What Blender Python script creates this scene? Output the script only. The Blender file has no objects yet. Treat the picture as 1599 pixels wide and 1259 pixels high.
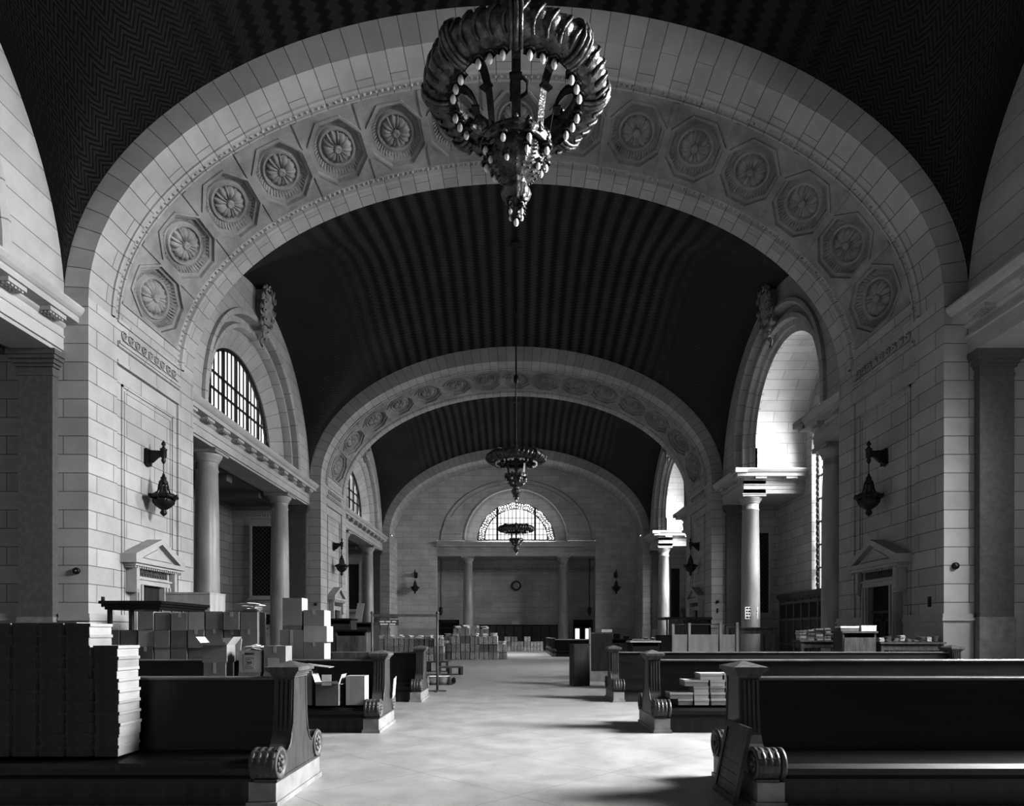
import bpy, math, random
from math import sin, cos, pi, sqrt
from mathutils import Vector, Matrix
random.seed(7)
C = bpy.context.scene.collection
# ------------------------------------------------------------------ materials
def newmat(name):
    m = bpy.data.materials.new(name); m.use_nodes = True
    nt = m.node_tree; b = nt.nodes['Principled BSDF']
    return m, nt, b
def g(v, a=1.0): return (v, v, v, a)
def plain(name, v, rough=.6, metal=0, var=.25, scale=3.0, spec=.5, bump=0, bscale=40, coords='Object', stretch=None):
    m, nt, b = newmat(name)
    tc = nt.nodes.new('ShaderNodeTexCoord')
    n = nt.nodes.new('ShaderNodeTexNoise'); n.inputs['Scale'].default_value = scale; n.inputs['Detail'].default_value = 5
    src = tc.outputs[coords]
    if stretch:
        mp = nt.nodes.new('ShaderNodeMapping'); mp.inputs['Scale'].default_value = stretch
        nt.links.new(src, mp.inputs[0]); src = mp.outputs[0]
    nt.links.new(src, n.inputs['Vector'])
    r = nt.nodes.new('ShaderNodeMapRange'); r.inputs['From Min'].default_value = .3; r.inputs['From Max'].default_value = .7
    r.inputs['To Min'].default_value = v*(1-var); r.inputs['To Max'].default_value = v*(1+var)
    nt.links.new(n.outputs['Fac'], r.inputs['Value'])
    cc = nt.nodes.new('ShaderNodeCombineColor')
    for k in range(3): nt.links.new(r.outputs[0], cc.inputs[k])
    nt.links.new(cc.outputs[0], b.inputs['Base Color'])
    b.inputs['Roughness'].default_value = rough; b.inputs['Metallic'].default_value = metal
    b.inputs['Specular IOR Level'].default_value = spec
    if bump:
        n2 = nt.nodes.new('ShaderNodeTexNoise'); n2.inputs['Scale'].default_value = bscale; n2.inputs['Detail'].default_value = 4
        nt.links.new(src, n2.inputs['Vector'])
        bp = nt.nodes.new('ShaderNodeBump'); bp.inputs['Strength'].default_value = bump; bp.inputs['Distance'].default_value = .02
        nt.links.new(n2.outputs['Fac'], bp.inputs['Height']); nt.links.new(bp.outputs[0], b.inputs['Normal'])
    return m
def ashlar(name, v, bw=1.5, rh=.5, mortar=.016, mv=.22, rough=.75, offset=.5, varn=.12):
    m, nt, b = newmat(name)
    uv = nt.nodes.new('ShaderNodeUVMap'); uv.uv_map = 'UVMap'
    br = nt.nodes.new('ShaderNodeTexBrick')
    br.inputs['Color1'].default_value = g(v*1.05); br.inputs['Color2'].default_value = g(v*.9)
    br.inputs['Mortar'].default_value = g(v*mv)
    br.inputs['Scale'].default_value = 1; br.inputs['Mortar Size'].default_value = mortar
    br.inputs['Mortar Smooth'].default_value = .3
    br.inputs['Brick Width'].default_value = bw; br.inputs['Row Height'].default_value = rh
    br.offset = offset
    nt.links.new(uv.outputs[0], br.inputs['Vector'])
    tc = nt.nodes.new('ShaderNodeTexCoord')
    n = nt.nodes.new('ShaderNodeTexNoise'); n.inputs['Scale'].default_value = .7; n.inputs['Detail'].default_value = 7; n.inputs['Roughness'].default_value = .65
    nt.links.new(tc.outputs['Object'], n.inputs['Vector'])
    r = nt.nodes.new('ShaderNodeMapRange'); r.inputs['From Min'].default_value = .25; r.inputs['From Max'].default_value = .75
    r.inputs['To Min'].default_value = 1-varn*1.6; r.inputs['To Max'].default_value = 1+varn
    nt.links.new(n.outputs['Fac'], r.inputs['Value'])
    mx = nt.nodes.new('ShaderNodeMix'); mx.data_type = 'RGBA'; mx.blend_type = 'MULTIPLY'; mx.inputs['Factor'].default_value = 1
    nt.links.new(br.outputs['Color'], mx.inputs['A'])
    cc = nt.nodes.new('ShaderNodeCombineColor')
    for k in range(3): nt.links.new(r.outputs[0], cc.inputs[k])
    nt.links.new(cc.outputs[0], mx.inputs['B'])
    nt.links.new(mx.outputs['Result'], b.inputs['Base Color'])
    b.inputs['Roughness'].default_value = rough; b.inputs['Specular IOR Level'].default_value = .3
    bp = nt.nodes.new('ShaderNodeBump'); bp.inputs['Strength'].default_value = .5; bp.inputs['Distance'].default_value = .01; bp.invert = True
    nt.links.new(br.outputs['Fac'], bp.inputs['Height']); nt.links.new(bp.outputs[0], b.inputs['Normal'])
    return m
def mathn(nt, op, a, b=None):
    n = nt.nodes.new('ShaderNodeMath'); n.operation = op
    for i, s in enumerate((a, b)):
        if s is None: continue
        if isinstance(s, (int, float)): n.inputs[i].default_value = s
        else: nt.links.new(s, n.inputs[i])
    return n.outputs[0]
def vaultmat(nm='herringbone tile', kf=1.0):
    m, nt, b = newmat(nm)
    uv = nt.nodes.new('ShaderNodeUVMap'); uv.uv_map = 'UVMap'
    sp = nt.nodes.new('ShaderNodeSeparateXYZ'); nt.links.new(uv.outputs[0], sp.inputs[0])
    u, v = sp.outputs[0], sp.outputs[1]
    # zig-zag edged stripes running along the hall
    z = mathn(nt, 'PINGPONG', mathn(nt, 'MULTIPLY', v, 1.0), .11)
    uu = mathn(nt, 'ADD', u, mathn(nt, 'MULTIPLY', z, 1.3))
    s = mathn(nt, 'PINGPONG', uu, .32)
    st = nt.nodes.new('ShaderNodeMapRange'); st.inputs['From Min'].default_value = .10; st.inputs['From Max'].default_value = .20
    nt.links.new(s, st.inputs['Value'])
    # thin tile joints running diagonally
    d1 = mathn(nt, 'PINGPONG', mathn(nt, 'ADD', u, v), .045)
    j1 = mathn(nt, 'LESS_THAN', d1, .008)
    tco = nt.nodes.new('ShaderNodeTexCoord'); so = nt.nodes.new('ShaderNodeSeparateXYZ'); nt.links.new(tco.outputs['Object'], so.inputs[0])
    fd = nt.nodes.new('ShaderNodeMapRange'); fd.interpolation_type = 'SMOOTHSTEP'; fd.inputs['From Min'].default_value = 6.0; fd.inputs['From Max'].default_value = 9.5
    nt.links.new(mathn(nt, 'ABSOLUTE', so.outputs[0]), fd.inputs['Value'])
    hb = mathn(nt, 'PINGPONG', mathn(nt, 'ADD', v, mathn(nt, 'PINGPONG', u, .28)), .07)      # herringbone courses near the springing
    hbs = mathn(nt, 'MULTIPLY', mathn(nt, 'GREATER_THAN', hb, .03), 1.0)
    stv = mathn(nt, 'ADD', mathn(nt, 'MULTIPLY', st.outputs[0], mathn(nt, 'SUBTRACT', 1, fd.outputs[0])), mathn(nt, 'MULTIPLY', hbs, fd.outputs[0]))
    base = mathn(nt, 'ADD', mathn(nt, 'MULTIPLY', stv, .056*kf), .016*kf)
    n = nt.nodes.new('ShaderNodeTexNoise'); n.inputs['Scale'].default_value = .35; n.inputs['Detail'].default_value = 8
    tc = nt.nodes.new('ShaderNodeTexCoord'); nt.links.new(tc.outputs['Object'], n.inputs['Vector'])
    col = mathn(nt, 'MULTIPLY', base, mathn(nt, 'ADD', mathn(nt, 'MULTIPLY', n.outputs['Fac'], .8), .6))
    col = mathn(nt, 'MULTIPLY', col, mathn(nt, 'SUBTRACT', 1, mathn(nt, 'MULTIPLY', j1, .5)))
    cc = nt.nodes.new('ShaderNodeCombineColor')
    for k in range(3): nt.links.new(col, cc.inputs[k])
    nt.links.new(cc.outputs[0], b.inputs['Base Color']); b.inputs['Roughness'].default_value = .7
    b.inputs['Specular IOR Level'].default_value = .15
    return m
def floormat():
    m, nt, b = newmat('worn stone floor')
    tc = nt.nodes.new('ShaderNodeTexCoord')
    mp = nt.nodes.new('ShaderNodeMapping'); mp.inputs['Rotation'].default_value = (0, 0, pi/4)
    nt.links.new(tc.outputs['Object'], mp.inputs[0])
    br = nt.nodes.new('ShaderNodeTexBrick'); br.offset = 0
    br.inputs['Color1'].default_value = g(.34); br.inputs['Color2'].default_value = g(.32); br.inputs['Mortar'].default_value = g(.24)
    br.inputs['Scale'].default_value = 1; br.inputs['Mortar Size'].default_value = .012; br.inputs['Mortar Smooth'].default_value = .8
    br.inputs['Brick Width'].default_value = 1.6; br.inputs['Row Height'].default_value = 1.6
    nt.links.new(mp.outputs[0], br.inputs['Vector'])
    n = nt.nodes.new('ShaderNodeTexNoise'); n.inputs['Scale'].default_value = 1.6; n.inputs['Detail'].default_value = 9; n.inputs['Roughness'].default_value = .72
    nt.links.new(tc.outputs['Object'], n.inputs['Vector'])
    r = nt.nodes.new('ShaderNodeMapRange'); r.inputs['From Min'].default_value = .3; r.inputs['From Max'].default_value = .7
    r.inputs['To Min'].default_value = .72; r.inputs['To Max'].default_value = 1.15
    nt.links.new(n.outputs['Fac'], r.inputs['Value'])
    cc = nt.nodes.new('ShaderNodeCombineColor')
    for k in range(3): nt.links.new(r.outputs[0], cc.inputs[k])
    mx = nt.nodes.new('ShaderNodeMix'); mx.data_type = 'RGBA'; mx.blend_type = 'MULTIPLY'; mx.inputs['Factor'].default_value = 1
    nt.links.new(br.outputs['Color'], mx.inputs['A']); nt.links.new(cc.outputs[0], mx.inputs['B'])
    nt.links.new(mx.outputs['Result'], b.inputs['Base Color'])
    r2 = nt.nodes.new('ShaderNodeMapRange'); r2.inputs['To Min'].default_value = .3; r2.inputs['To Max'].default_value = .55
    nt.links.new(n.outputs['Fac'], r2.inputs['Value']); nt.links.new(r2.outputs[0], b.inputs['Roughness'])
    return m
def pane(name, s, t):
    """thin obscured glass: glows with daylight and lets lamps behind it through"""
    m, nt, b = newmat(name); out = nt.nodes['Material Output']
    tr = nt.nodes.new('ShaderNodeBsdfTransparent'); tr.inputs[0].default_value = g(t)
    em = nt.nodes.new('ShaderNodeEmission'); em.inputs[1].default_value = s
    ad = nt.nodes.new('ShaderNodeAddShader')
    nt.links.new(tr.outputs[0], ad.inputs[0]); nt.links.new(em.outputs[0], ad.inputs[1]); nt.links.new(ad.outputs[0], out.inputs['Surface'])
    return m
def glow(name, s):
    m, nt, b = newmat(name)
    b.inputs['Base Color'].default_value = g(.8); b.inputs['Roughness'].default_value = .6
    b.inputs['Emission Color'].default_value = g(1); b.inputs['Emission Strength'].default_value = s
    return m
def lettered(name, v, ink, s=18, thr=.56, u0=.0):
    # cartons and printed bundles: rows of small dark print-like flecks
    m, nt, b = newmat(name)
    tc = nt.nodes.new('ShaderNodeTexCoord')
    mp = nt.nodes.new('ShaderNodeMapping'); mp.inputs['Scale'].default_value = (s, s, s*2.2)
    nt.links.new(tc.outputs['Object'], mp.inputs[0])
    n = nt.nodes.new('ShaderNodeTexNoise'); n.inputs['Scale'].default_value = 1; n.inputs['Detail'].default_value = 2
    nt.links.new(mp.outputs[0], n.inputs['Vector'])
    t = mathn(nt, 'GREATER_THAN', n.outputs['Fac'], thr)
    mx = nt.nodes.new('ShaderNodeMix'); mx.data_type = 'RGBA'
    nt.links.new(t, mx.inputs['Factor']); mx.inputs['A'].default_value = g(v); mx.inputs['B'].default_value = g(ink)
    nt.links.new(mx.outputs['Result'], b.inputs['Base Color']); b.inputs['Roughness'].default_value = .8
    return m
K = dict(
 stone=ashlar('limestone ashlar', .44, bw=1.53, mortar=.012, mv=.35), stone2=ashlar('smooth limestone', .42, bw=50, rh=50, mortar=.0),
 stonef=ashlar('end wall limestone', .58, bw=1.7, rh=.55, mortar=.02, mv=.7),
 stoned=ashlar('shaded recess limestone', .24, mortar=.02, mv=.5), stone3=ashlar('jointed lunette limestone', .44, bw=60, rh=.62, mortar=.014, mv=.5),  # stoned: limestone darkened in colour to stand for recess shade
 coffs=ashlar('carved coffer limestone', .33, bw=50, rh=50, mortar=0, varn=.3),
 gran=plain('dark polished pilaster stone', .13, .55, var=.15, scale=8),
 coln=plain('polished column stone', .33, .38, var=.18, scale=2.5, stretch=(1,1,.25)),
 vault=vaultmat(), vault1=vaultmat('shade-darkened herringbone tile',.42), floor=floormat(),  # vault1: same tile, darkened in colour for the dim nearest bay
 wood=plain('dark varnished oak', .010, .36, var=.5, scale=3, stretch=(.5,4,4)),
 wood2=plain('dull dark oak', .035, .5, var=.4, scale=3, stretch=(4,4,.6)),
 wood3=plain('worn mid oak', .10, .55, var=.4, scale=4, stretch=(4,4,.6)),
 ply=plain('bare plywood', .34, .7, var=.15, scale=2, stretch=(3,3,.5)),
 oakend=plain('lightened oak bench end', .065, .4, var=.35, scale=3, stretch=(1,4,1)), rail=plain('highlit polished oak rail', .16, .22, var=.2),  # oak lightened in colour: light on bench ends, highlight along the rail
 marble=plain('pale marble plinth', .24, .5, var=.2, scale=5),
 iron=plain('blackened iron', .012, .45, metal=0, var=.3, scale=20),
 bronze=plain('dark bronze', .05, .34, metal=.55, var=.7, scale=7, bump=.6, bscale=30),
 bronze2=plain('worn gilt bronze', .13, .36, metal=.5, var=.7, scale=9, bump=.7, bscale=26),
 bulb=plain('frosted bulb', .8, .3, var=.03), card=plain('brown cardboard', .20, .8, var=.15, scale=2),
 card2=plain('dark cardboard', .13, .8, var=.2, scale=3), card3=plain('pale cardboard', .33, .8, var=.12, scale=3),
 whitea=plain('yellowed paperboard', .22, .7, var=.12, scale=4), white=plain('white paperboard', .28, .7, var=.08, scale=3), paper=plain('loose paper', .7, .8, var=.12, scale=6),
 print1=lettered('printed pale carton', .36, .16), print2=lettered('printed newspaper bundle', .62, .15, s=26, thr=.52),
 print3=lettered('printed label', .7, .06, s=40, thr=.5),
 black=plain('dark opening', .008, .9, var=.1), metal=plain('painted steel', .10, .5, var=.2, scale=5),
 cart=plain('carved limestone ornament', .30, .7, var=.35, scale=5, bump=.8, bscale=14),
 clock=plain('pale clock face', .45, .5, var=.1), cloth=plain('grey cloth', .18, .9, var=.4, scale=4),
 glassR=pane('bright daylit glass', 1.6, .95), glassL=pane('daylit glass', 1.1, .9), glassE=pane('far daylit glass', 1.25, .95),
)
# ------------------------------------------------------------------ mesh builder
class MB:
    def __init__(s): s.v=[]; s.f=[]; s.sm=[]; s.uv=[]
    def quad(s, pts, smooth=False, uv=None):
        n=len(s.v); s.v += [tuple(p) for p in pts]; s.f.append(list(range(n, n+len(pts)))); s.sm.append(smooth); s.uv.append(uv)
    def box(s, x0,x1,y0,y1,z0,z1, rot=0, c=None, M=None):
        if x0>x1: x0,x1=x1,x0
        if y0>y1: y0,y1=y1,y0
        P=[(x0,y0,z0),(x1,y0,z0),(x1,y1,z0),(x0,y1,z0),(x0,y0,z1),(x1,y0,z1),(x1,y1,z1),(x0,y1,z1)]
        if rot:
            cx,cy = c if c else ((x0+x1)/2,(y0+y1)/2)
            P=[(cx+(x-cx)*cos(rot)-(y-cy)*sin(rot), cy+(x-cx)*sin(rot)+(y-cy)*cos(rot), z) for x,y,z in P]
        if M: P=[tuple(M@Vector(p)) for p in P]
        n=len(s.v); s.v+=P
        for q in ((0,3,2,1),(4,5,6,7),(0,1,5,4),(1,2,6,5),(2,3,7,6),(3,0,4,7)):
            s.f.append([n+i for i in q]); s.sm.append(False); s.uv.append(None)
        return s
    def grid(s, rows, smooth=True, closed=False, uvs=None):
        n=len(s.v); w=len(rows[0])
        for r in rows: s.v+=[tuple(p) for p in r]
        for i in range(len(rows)-1):
            for j in range(w if closed else w-1):
                k=(j+1)%w
                s.f.append([n+i*w+j, n+i*w+k, n+(i+1)*w+k, n+(i+1)*w+j]); s.sm.append(smooth)
                s.uv.append([uvs[i][j],uvs[i][k],uvs[i+1][k],uvs[i+1][j]] if uvs else None)
        return s
    def prism(s, prof, axis, a, b, smooth=False):
        # prof: closed polygon list of 2D points; axis 'x': (y,z); 'y': (x,z); 'z': (x,y)
        def P(p,t):
            return (t,p[0],p[1]) if axis=='x' else (p[0],t,p[1]) if axis=='y' else (p[0],p[1],t)
        n=len(s.v); L=len(prof)
        s.v+=[P(p,a) for p in prof]+[P(p,b) for p in prof]
        for i in range(L):
            j=(i+1)%L; s.f.append([n+i,n+j,n+L+j,n+L+i]); s.sm.append(smooth); s.uv.append(None)
        s.f.append([n+i for i in range(L)][::-1]); s.sm.append(False); s.uv.append(None)
        s.f.append([n+L+i for i in range(L)]); s.sm.append(False); s.uv.append(None)
        return s
    def lathe(s, prof, c=(0,0,0), seg=20, smooth=True, ribs=0, amp=0, axis='z'):
        rows=[]
        for r,z in prof:
            row=[]
            for k in range(seg):
                t=2*pi*k/seg; rr=r*(1+amp*cos(ribs*t)) if ribs else r
                x,y=rr*cos(t),rr*sin(t)
                row.append((c[0]+x,c[1]+y,c[2]+z) if axis=='z' else (c[0]+z,c[1]+x,c[2]+y) if axis=='x' else (c[0]+x,c[1]+z,c[2]+y))
            rows.append(row)
        s.grid(rows,smooth,closed=True)
        n=len(s.v)
        return s
    def cyl(s,c,r,h,seg=12,axis='z',r2=None,smooth=True):
        r2=r if r2 is None else r2
        return s.lathe([(0.0001,0),(r,0),(r2,h),(0.0001,h)],c,seg,smooth,axis=axis)
    def sph(s,c,r,seg=10,rings=6,sc=(1,1,1)):
        rows=[]
        for i in range(rings+1):
            a=-pi/2+pi*i/rings
            rows.append([(c[0]+sc[0]*r*cos(a)*cos(2*pi*k/seg)+1e-5*cos(2*pi*k/seg), c[1]+sc[1]*r*cos(a)*sin(2*pi*k/seg), c[2]+sc[2]*r*sin(a)) for k in range(seg)])
        return s.grid(rows,True,closed=True)
    def tube(s,path,r,seg=6,smooth=True,rad=None,flat=1.0,closed=False):
        rows=[]; n=len(path); path=[Vector(p) for p in path]
        up0=Vector((0,0,1))
        for i,p in enumerate(path):
            if closed: d=path[(i+1)%n]-path[i-1]
            else: d=path[min(i+1,n-1)]-path[max(i-1,0)]
            if d.length<1e-9: d=Vector((0,0,1))
            d.normalize(); up=up0 if abs(d.z)<.95 else Vector((1,0,0))
            a=d.cross(up).normalized(); b=a.cross(d).normalized()
            rr=rad[i] if rad else r
            rows.append([p+a*rr*cos(2*pi*k/seg)+b*rr*flat*sin(2*pi*k/seg) for k in range(seg)])
        if closed: rows.append(rows[0])
        return s.grid(rows,smooth,closed=True)
    def xform(s,M):
        s.v=[tuple(M@Vector(v)) for v in s.v]; return s
    def build(s,name,m,parent=None,loc=None):
        me=bpy.data.meshes.new(name); me.from_pydata(s.v,[],s.f)
        me.polygons.foreach_set('use_smooth',s.sm)
        uvl=me.uv_layers.new(name='UVMap'); data=[0.0]*(2*len(me.loops)); me.update()
        for p,uv in zip(me.polygons,s.uv):
            nx,ny,nz=(abs(c) for c in p.normal)
            for q,li in enumerate(p.loop_indices):
                if uv: a,b=uv[q]
                else:
                    x,y,z=s.v[me.loops[li].vertex_index]
                    if nx>=ny and nx>=nz: a,b=y,z
                    elif ny>=nz: a,b=x,z
                    else: a,b=x,y
                data[2*li]=a; data[2*li+1]=b
        uvl.data.foreach_set('uv',data)
        me.materials.append(K[m] if isinstance(m,str) else m)
        o=bpy.data.objects.new(name,me); C.objects.link(o)
        if parent: o.parent=parent
        if loc: o.location=loc
        return o
def empty(name,loc=(0,0,0),rz=0):
    o=bpy.data.objects.new(name,None); C.objects.link(o); o.location=loc; o.rotation_euler=(0,0,rz); return o
def tag(o,label=None,cat=None,group=None,kind=None):
    if label: o['label']=label
    if cat: o['category']=cat
    if group: o['group']=group
    if kind: o['kind']=kind
    return o
def ctree(o,parent=None):
    c=o.copy(); C.objects.link(c); c.parent=parent
    for ch in list(o.children): ctree(ch,c)
    return c
def dup(o,loc=None,rz=None,label=None,group=None,scale=None):
    c=ctree(o)
    if loc: c.location=loc
    if rz is not None: c.rotation_euler=(0,0,rz)
    if label: c['label']=label
    if group: c['group']=group
    if scale: c.scale=scale
    return c
def struct(o,label=None,cat=None): return tag(o,label,cat,None,'structure')
F=1040.; H=1.65
def X(px,D): return (px-806)*D/F
def Z(py,D): return H+(990-py)*D/F
ORD=['zeroth','first','second','third','fourth','fifth','sixth','seventh','eighth','ninth','tenth','eleventh','twelfth','thirteenth','fourteenth','fifteenth','sixteenth','seventeenth','eighteenth','nineteenth','twentieth']
# ------------------------------------------------------------------ hall dimensions
AX,AB,ZS=11.56,7.03,10.75         # soffit ellipse half-width, rise, springing
OX,OB=12.22,7.90                  # outer edge of the arch ring
PIERS=[(18.0,23.85),(39.4,45.25),(60.8,64.7)]
BAYS=[(2.45,18.0),(23.85,39.4),(45.25,60.8)]
YB=-4.0; RX=15.5; LX=16.8
# ---- floor
f=MB(); f.box(-19,19,YB-.5,73,-.3,0); struct(f.build('floor','floor'),'worn pale stone floor of the hall','floor')
# ---- arch curve by arc length
NA=96
def arcpts(a,b,n=NA):
    return [(a*cos(pi-pi*i/n), ZS+b*sin(pi*i/n)) for i in range(n+1)]
def smap():
    n=2000; P=arcpts(AX,AB,n); S=[0]
    for i in range(n): S.append(S[-1]+math.hypot(P[i+1][0]-P[i][0],P[i+1][1]-P[i][1]))
    return P,S
SP,SS=smap(); SL=SS[-1]
def at_s(s,depth=0):
    """point on the soffit at arc length s, pushed outward by depth"""
    if s<=0: return (-AX-depth, ZS+s)
    if s>=SL: return (AX+depth, ZS-(s-SL))
    lo,hi=0,len(SS)-1
    while hi-lo>1:
        m=(lo+hi)//2
        if SS[m]<=s: lo=m
        else: hi=m
    t=(s-SS[lo])/(SS[hi]-SS[lo]); x=SP[lo][0]*(1-t)+SP[hi][0]*t; z=SP[lo][1]*(1-t)+SP[hi][1]*t
    nx,nz=x/AX**2,(z-ZS)/AB**2; L=math.hypot(nx,nz)
    return (x+nx/L*depth, z+nz/L*depth)
CO0,CO1=1.45,4.65                 # coffer band within the pier thickness
NC=15; S0=.55; SW=(SL-2*S0)/NC
def ring_arch(y0,y1,coffers):
    m=MB(); si=[SL*i/NA for i in range(NA+1)]
    def strip(ya,da,yb,db,smooth=True):
        ra=[(at_s(s,da)[0],y0+ya,at_s(s,da)[1]) for s in si]; rb=[(at_s(s,db)[0],y0+yb,at_s(s,db)[1]) for s in si]
        m.grid([ra,rb],False,uvs=[[(ya,s+ZS) for s in si],[(yb+abs(db-da),s+ZS) for s in si]])
    T=y1-y0
    if coffers:
        strip(0,0,CO0-.45,0)
        # mouldings stepping in to the coffered band
        e=[(CO0-.45,0),(CO0-.45,-.05),(CO0-.38,-.07),(CO0-.30,-.05),(CO0-.27,.03),(CO0-.05,.05),(CO0-.05,.0),(CO0,0)]
        for p,q in zip(e,e[1:]): strip(p[0],p[1],q[0],q[1])
        e=[(CO1,0),(CO1+.05,0),(CO1+.05,.05),(CO1+.25,.04),(CO1+.28,-.05),(CO1+.36,-.09),(CO1+.46,-.05),(CO1+.46,0)]
        for p,q in zip(e,e[1:]): strip(p[0],p[1],q[0],q[1])
        strip(CO1+.46,0,T,0)
        for (ya,w) in ((CO0-.16,.14),(CO1+.15,.18)):      # leaf-and-dart bands
            n=170
            for k in range(n):
                s=(k+.5)*SL/n; a=at_s(s-.055,.05); b=at_s(s+.055,.05); t=at_s(s,-.03)
                yy=y0+ya
                p=[(a[0],yy-w/2,a[1]),(a[0],yy+w/2,a[1]),(b[0],yy+w/2,b[1]),(b[0],yy-w/2,b[1])]; tt=(t[0],yy,t[1])
                for i in range(4): m.quad([p[i],p[(i+1)%4],tt])
        # flat backing behind the end pieces
        for sa,sb in ((0,S0),(SL-S0,SL)):
            A=at_s(sa);B=at_s(sb); m.quad([(A[0],y0+CO0,A[1]),(A[0],y0+CO1,A[1]),(B[0],y0+CO1,B[1]),(B[0],y0+CO0,B[1])])
    else:
        e=[(0,0),(.5,.0),(1.1,.10),(1.7,.36),(2.2,.5),(T,.5)]
        e=[(0,.0),(.25,-.10),(.7,-.14),(1.2,-.05),(1.6,.14),(1.9,.2),(T,.2)]
        for p,q in zip(e,e[1:]): strip(p[0],p[1],q[0],q[1])
    # ring faces towards and away from the camera
    for yy in ((y0,y1) if coffers else (y0,)):
        ra=[(at_s(s)[0],yy,at_s(s)[1]) for s in si]
        rb=[]
        for s in si:
            x,z=at_s(s); t=math.atan2((z-ZS)/AB, x/AX); rb.append((OX*cos(t),yy,ZS+OB*sin(t)))
        m.grid([ra,rb],False,uvs=[[(0.04,s+ZS) for s in si],[(.72,s+ZS) for s in si]])
    return m
def coffer_mesh(i):
    """one coffer mapped on the curved soffit; local y from 0 at the pier's front"""
    s0=S0+i*SW; sc=s0+SW/2; yc=(CO0+CO1)/2; hw=SW/2; hy=(CO1-CO0)/2
    def mp(p,q,d):    # p along arc, q along y
        a=at_s(sc+p,d); return (a[0],yc+q,a[1])
    n=48; R0=.80
    def shape(kind,k,r,ky=1.0):
        t=2*pi*k/n+1e-6
        if kind=='sq':
            c,sn=cos(t),sin(t); f=1/max(abs(c)/hw,abs(sn)/hy); return (c*f,sn*f)
        if kind=='oct':
            a=(t+pi/8)%(pi/4)-pi/8; rr=r/cos(a); return (rr*cos(t),rr*sin(t)*ky)
        return (r*cos(t),r*sin(t)*ky)
    m=MB(); ky=1.5
    levels=[('sq',0,0),('oct',.90,0),('oct',.90,-.04),('oct',.84,-.04),('oct',.83,.05),('oct',.74,.06),('oct',.70,.17),('c',.60,.19),('c',.56,.12),('c',.50,.12),('c',.47,.19),('c',.01,.20)]
    rows=[]
    for kd,r,d in levels:
        rows.append([mp(*shape(kd,k,r,ky if kd!='c' else 1.42),d) for k in range(n)])
    m.grid(rows,False,closed=True)
    # radial teeth on the sloped octagon face
    for k in range(44):
        t=2*pi*k/44; p=[]
        for r,d in ((.735,.04),(.63,.15)):
            for dt in (-.03,.03): p.append(mp(r*cos(t+dt)*.98,r*sin(t+dt)*1.44,d))
        m.quad([p[0],p[1],p[3],p[2]])
    # dividing fillet between coffers
    for (pa,pb) in ((-hw,-hw+.07),(hw-.07,hw)):
        P=[mp(pa,-hy,-.04),mp(pa,hy,-.04),mp(pb,hy,-.04),mp(pb,-hy,-.04)]; Q=[mp(pa,-hy,.0),mp(pa,hy,.0),mp(pb,hy,0),mp(pb,-hy,0)]
        m.quad(P)
        for a in range(4): m.quad([P[a],P[(a+1)%4],Q[(a+1)%4],Q[a]])
    # rosette
    r=MB()
    for k in range(8):
        t=2*pi*k/8
        for dt,w in ((0,.10),(.39,.055)):
            rows=[]
            for rr,ww,dd in ((.10,.02,.10),(.2,w,.07),(.32,w*1.5,.05),(.42,w*.8,.10),(.46,.01,.17)):
                tt=t+dt; row=[]
                for q in (-1,-.4,0,.4,1):
                    px=rr*cos(tt)-q*ww*sin(tt); py=rr*sin(tt)+q*ww*cos(tt)
                    row.append(mp(px,py*1.42,dd+.07*abs(q)-.03*(q==0)))
                rows.append(row)
            r.grid(rows,True)
    rows=[]
    for rr,dd in ((.12,.2),(.12,.06),(.09,.02),(.05,.05),(.001,.04)):
        rows.append([mp(rr*cos(2*pi*k/12),rr*1.3*sin(2*pi*k/12),dd) for k in range(12)])
    r.grid(rows,True,closed=True)
    return m,r
coff=[]
for pi_,(y0,y1) in enumerate(PIERS):
    arch=empty('trim_%d'%(pi_+1),(0,y0,0))
    struct(arch,['nearest broad stone arch with octagonal coffers spanning the hall','second stone arch with octagonal coffers farther down the hall','plain rounded stone arch framing the end wall'][pi_],'arch')
    ring_arch(0,y1-y0,pi_<2).build('arch_ring','stone',arch)
    if pi_==0:
        for i in range(NC):
            a,b=coffer_mesh(i); co=a.build('coffer','coffs',arch); b.build('rosette','coffs',co); coff.append(co)
    elif pi_==1:
        for co in coff: ctree(co,arch)
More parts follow.
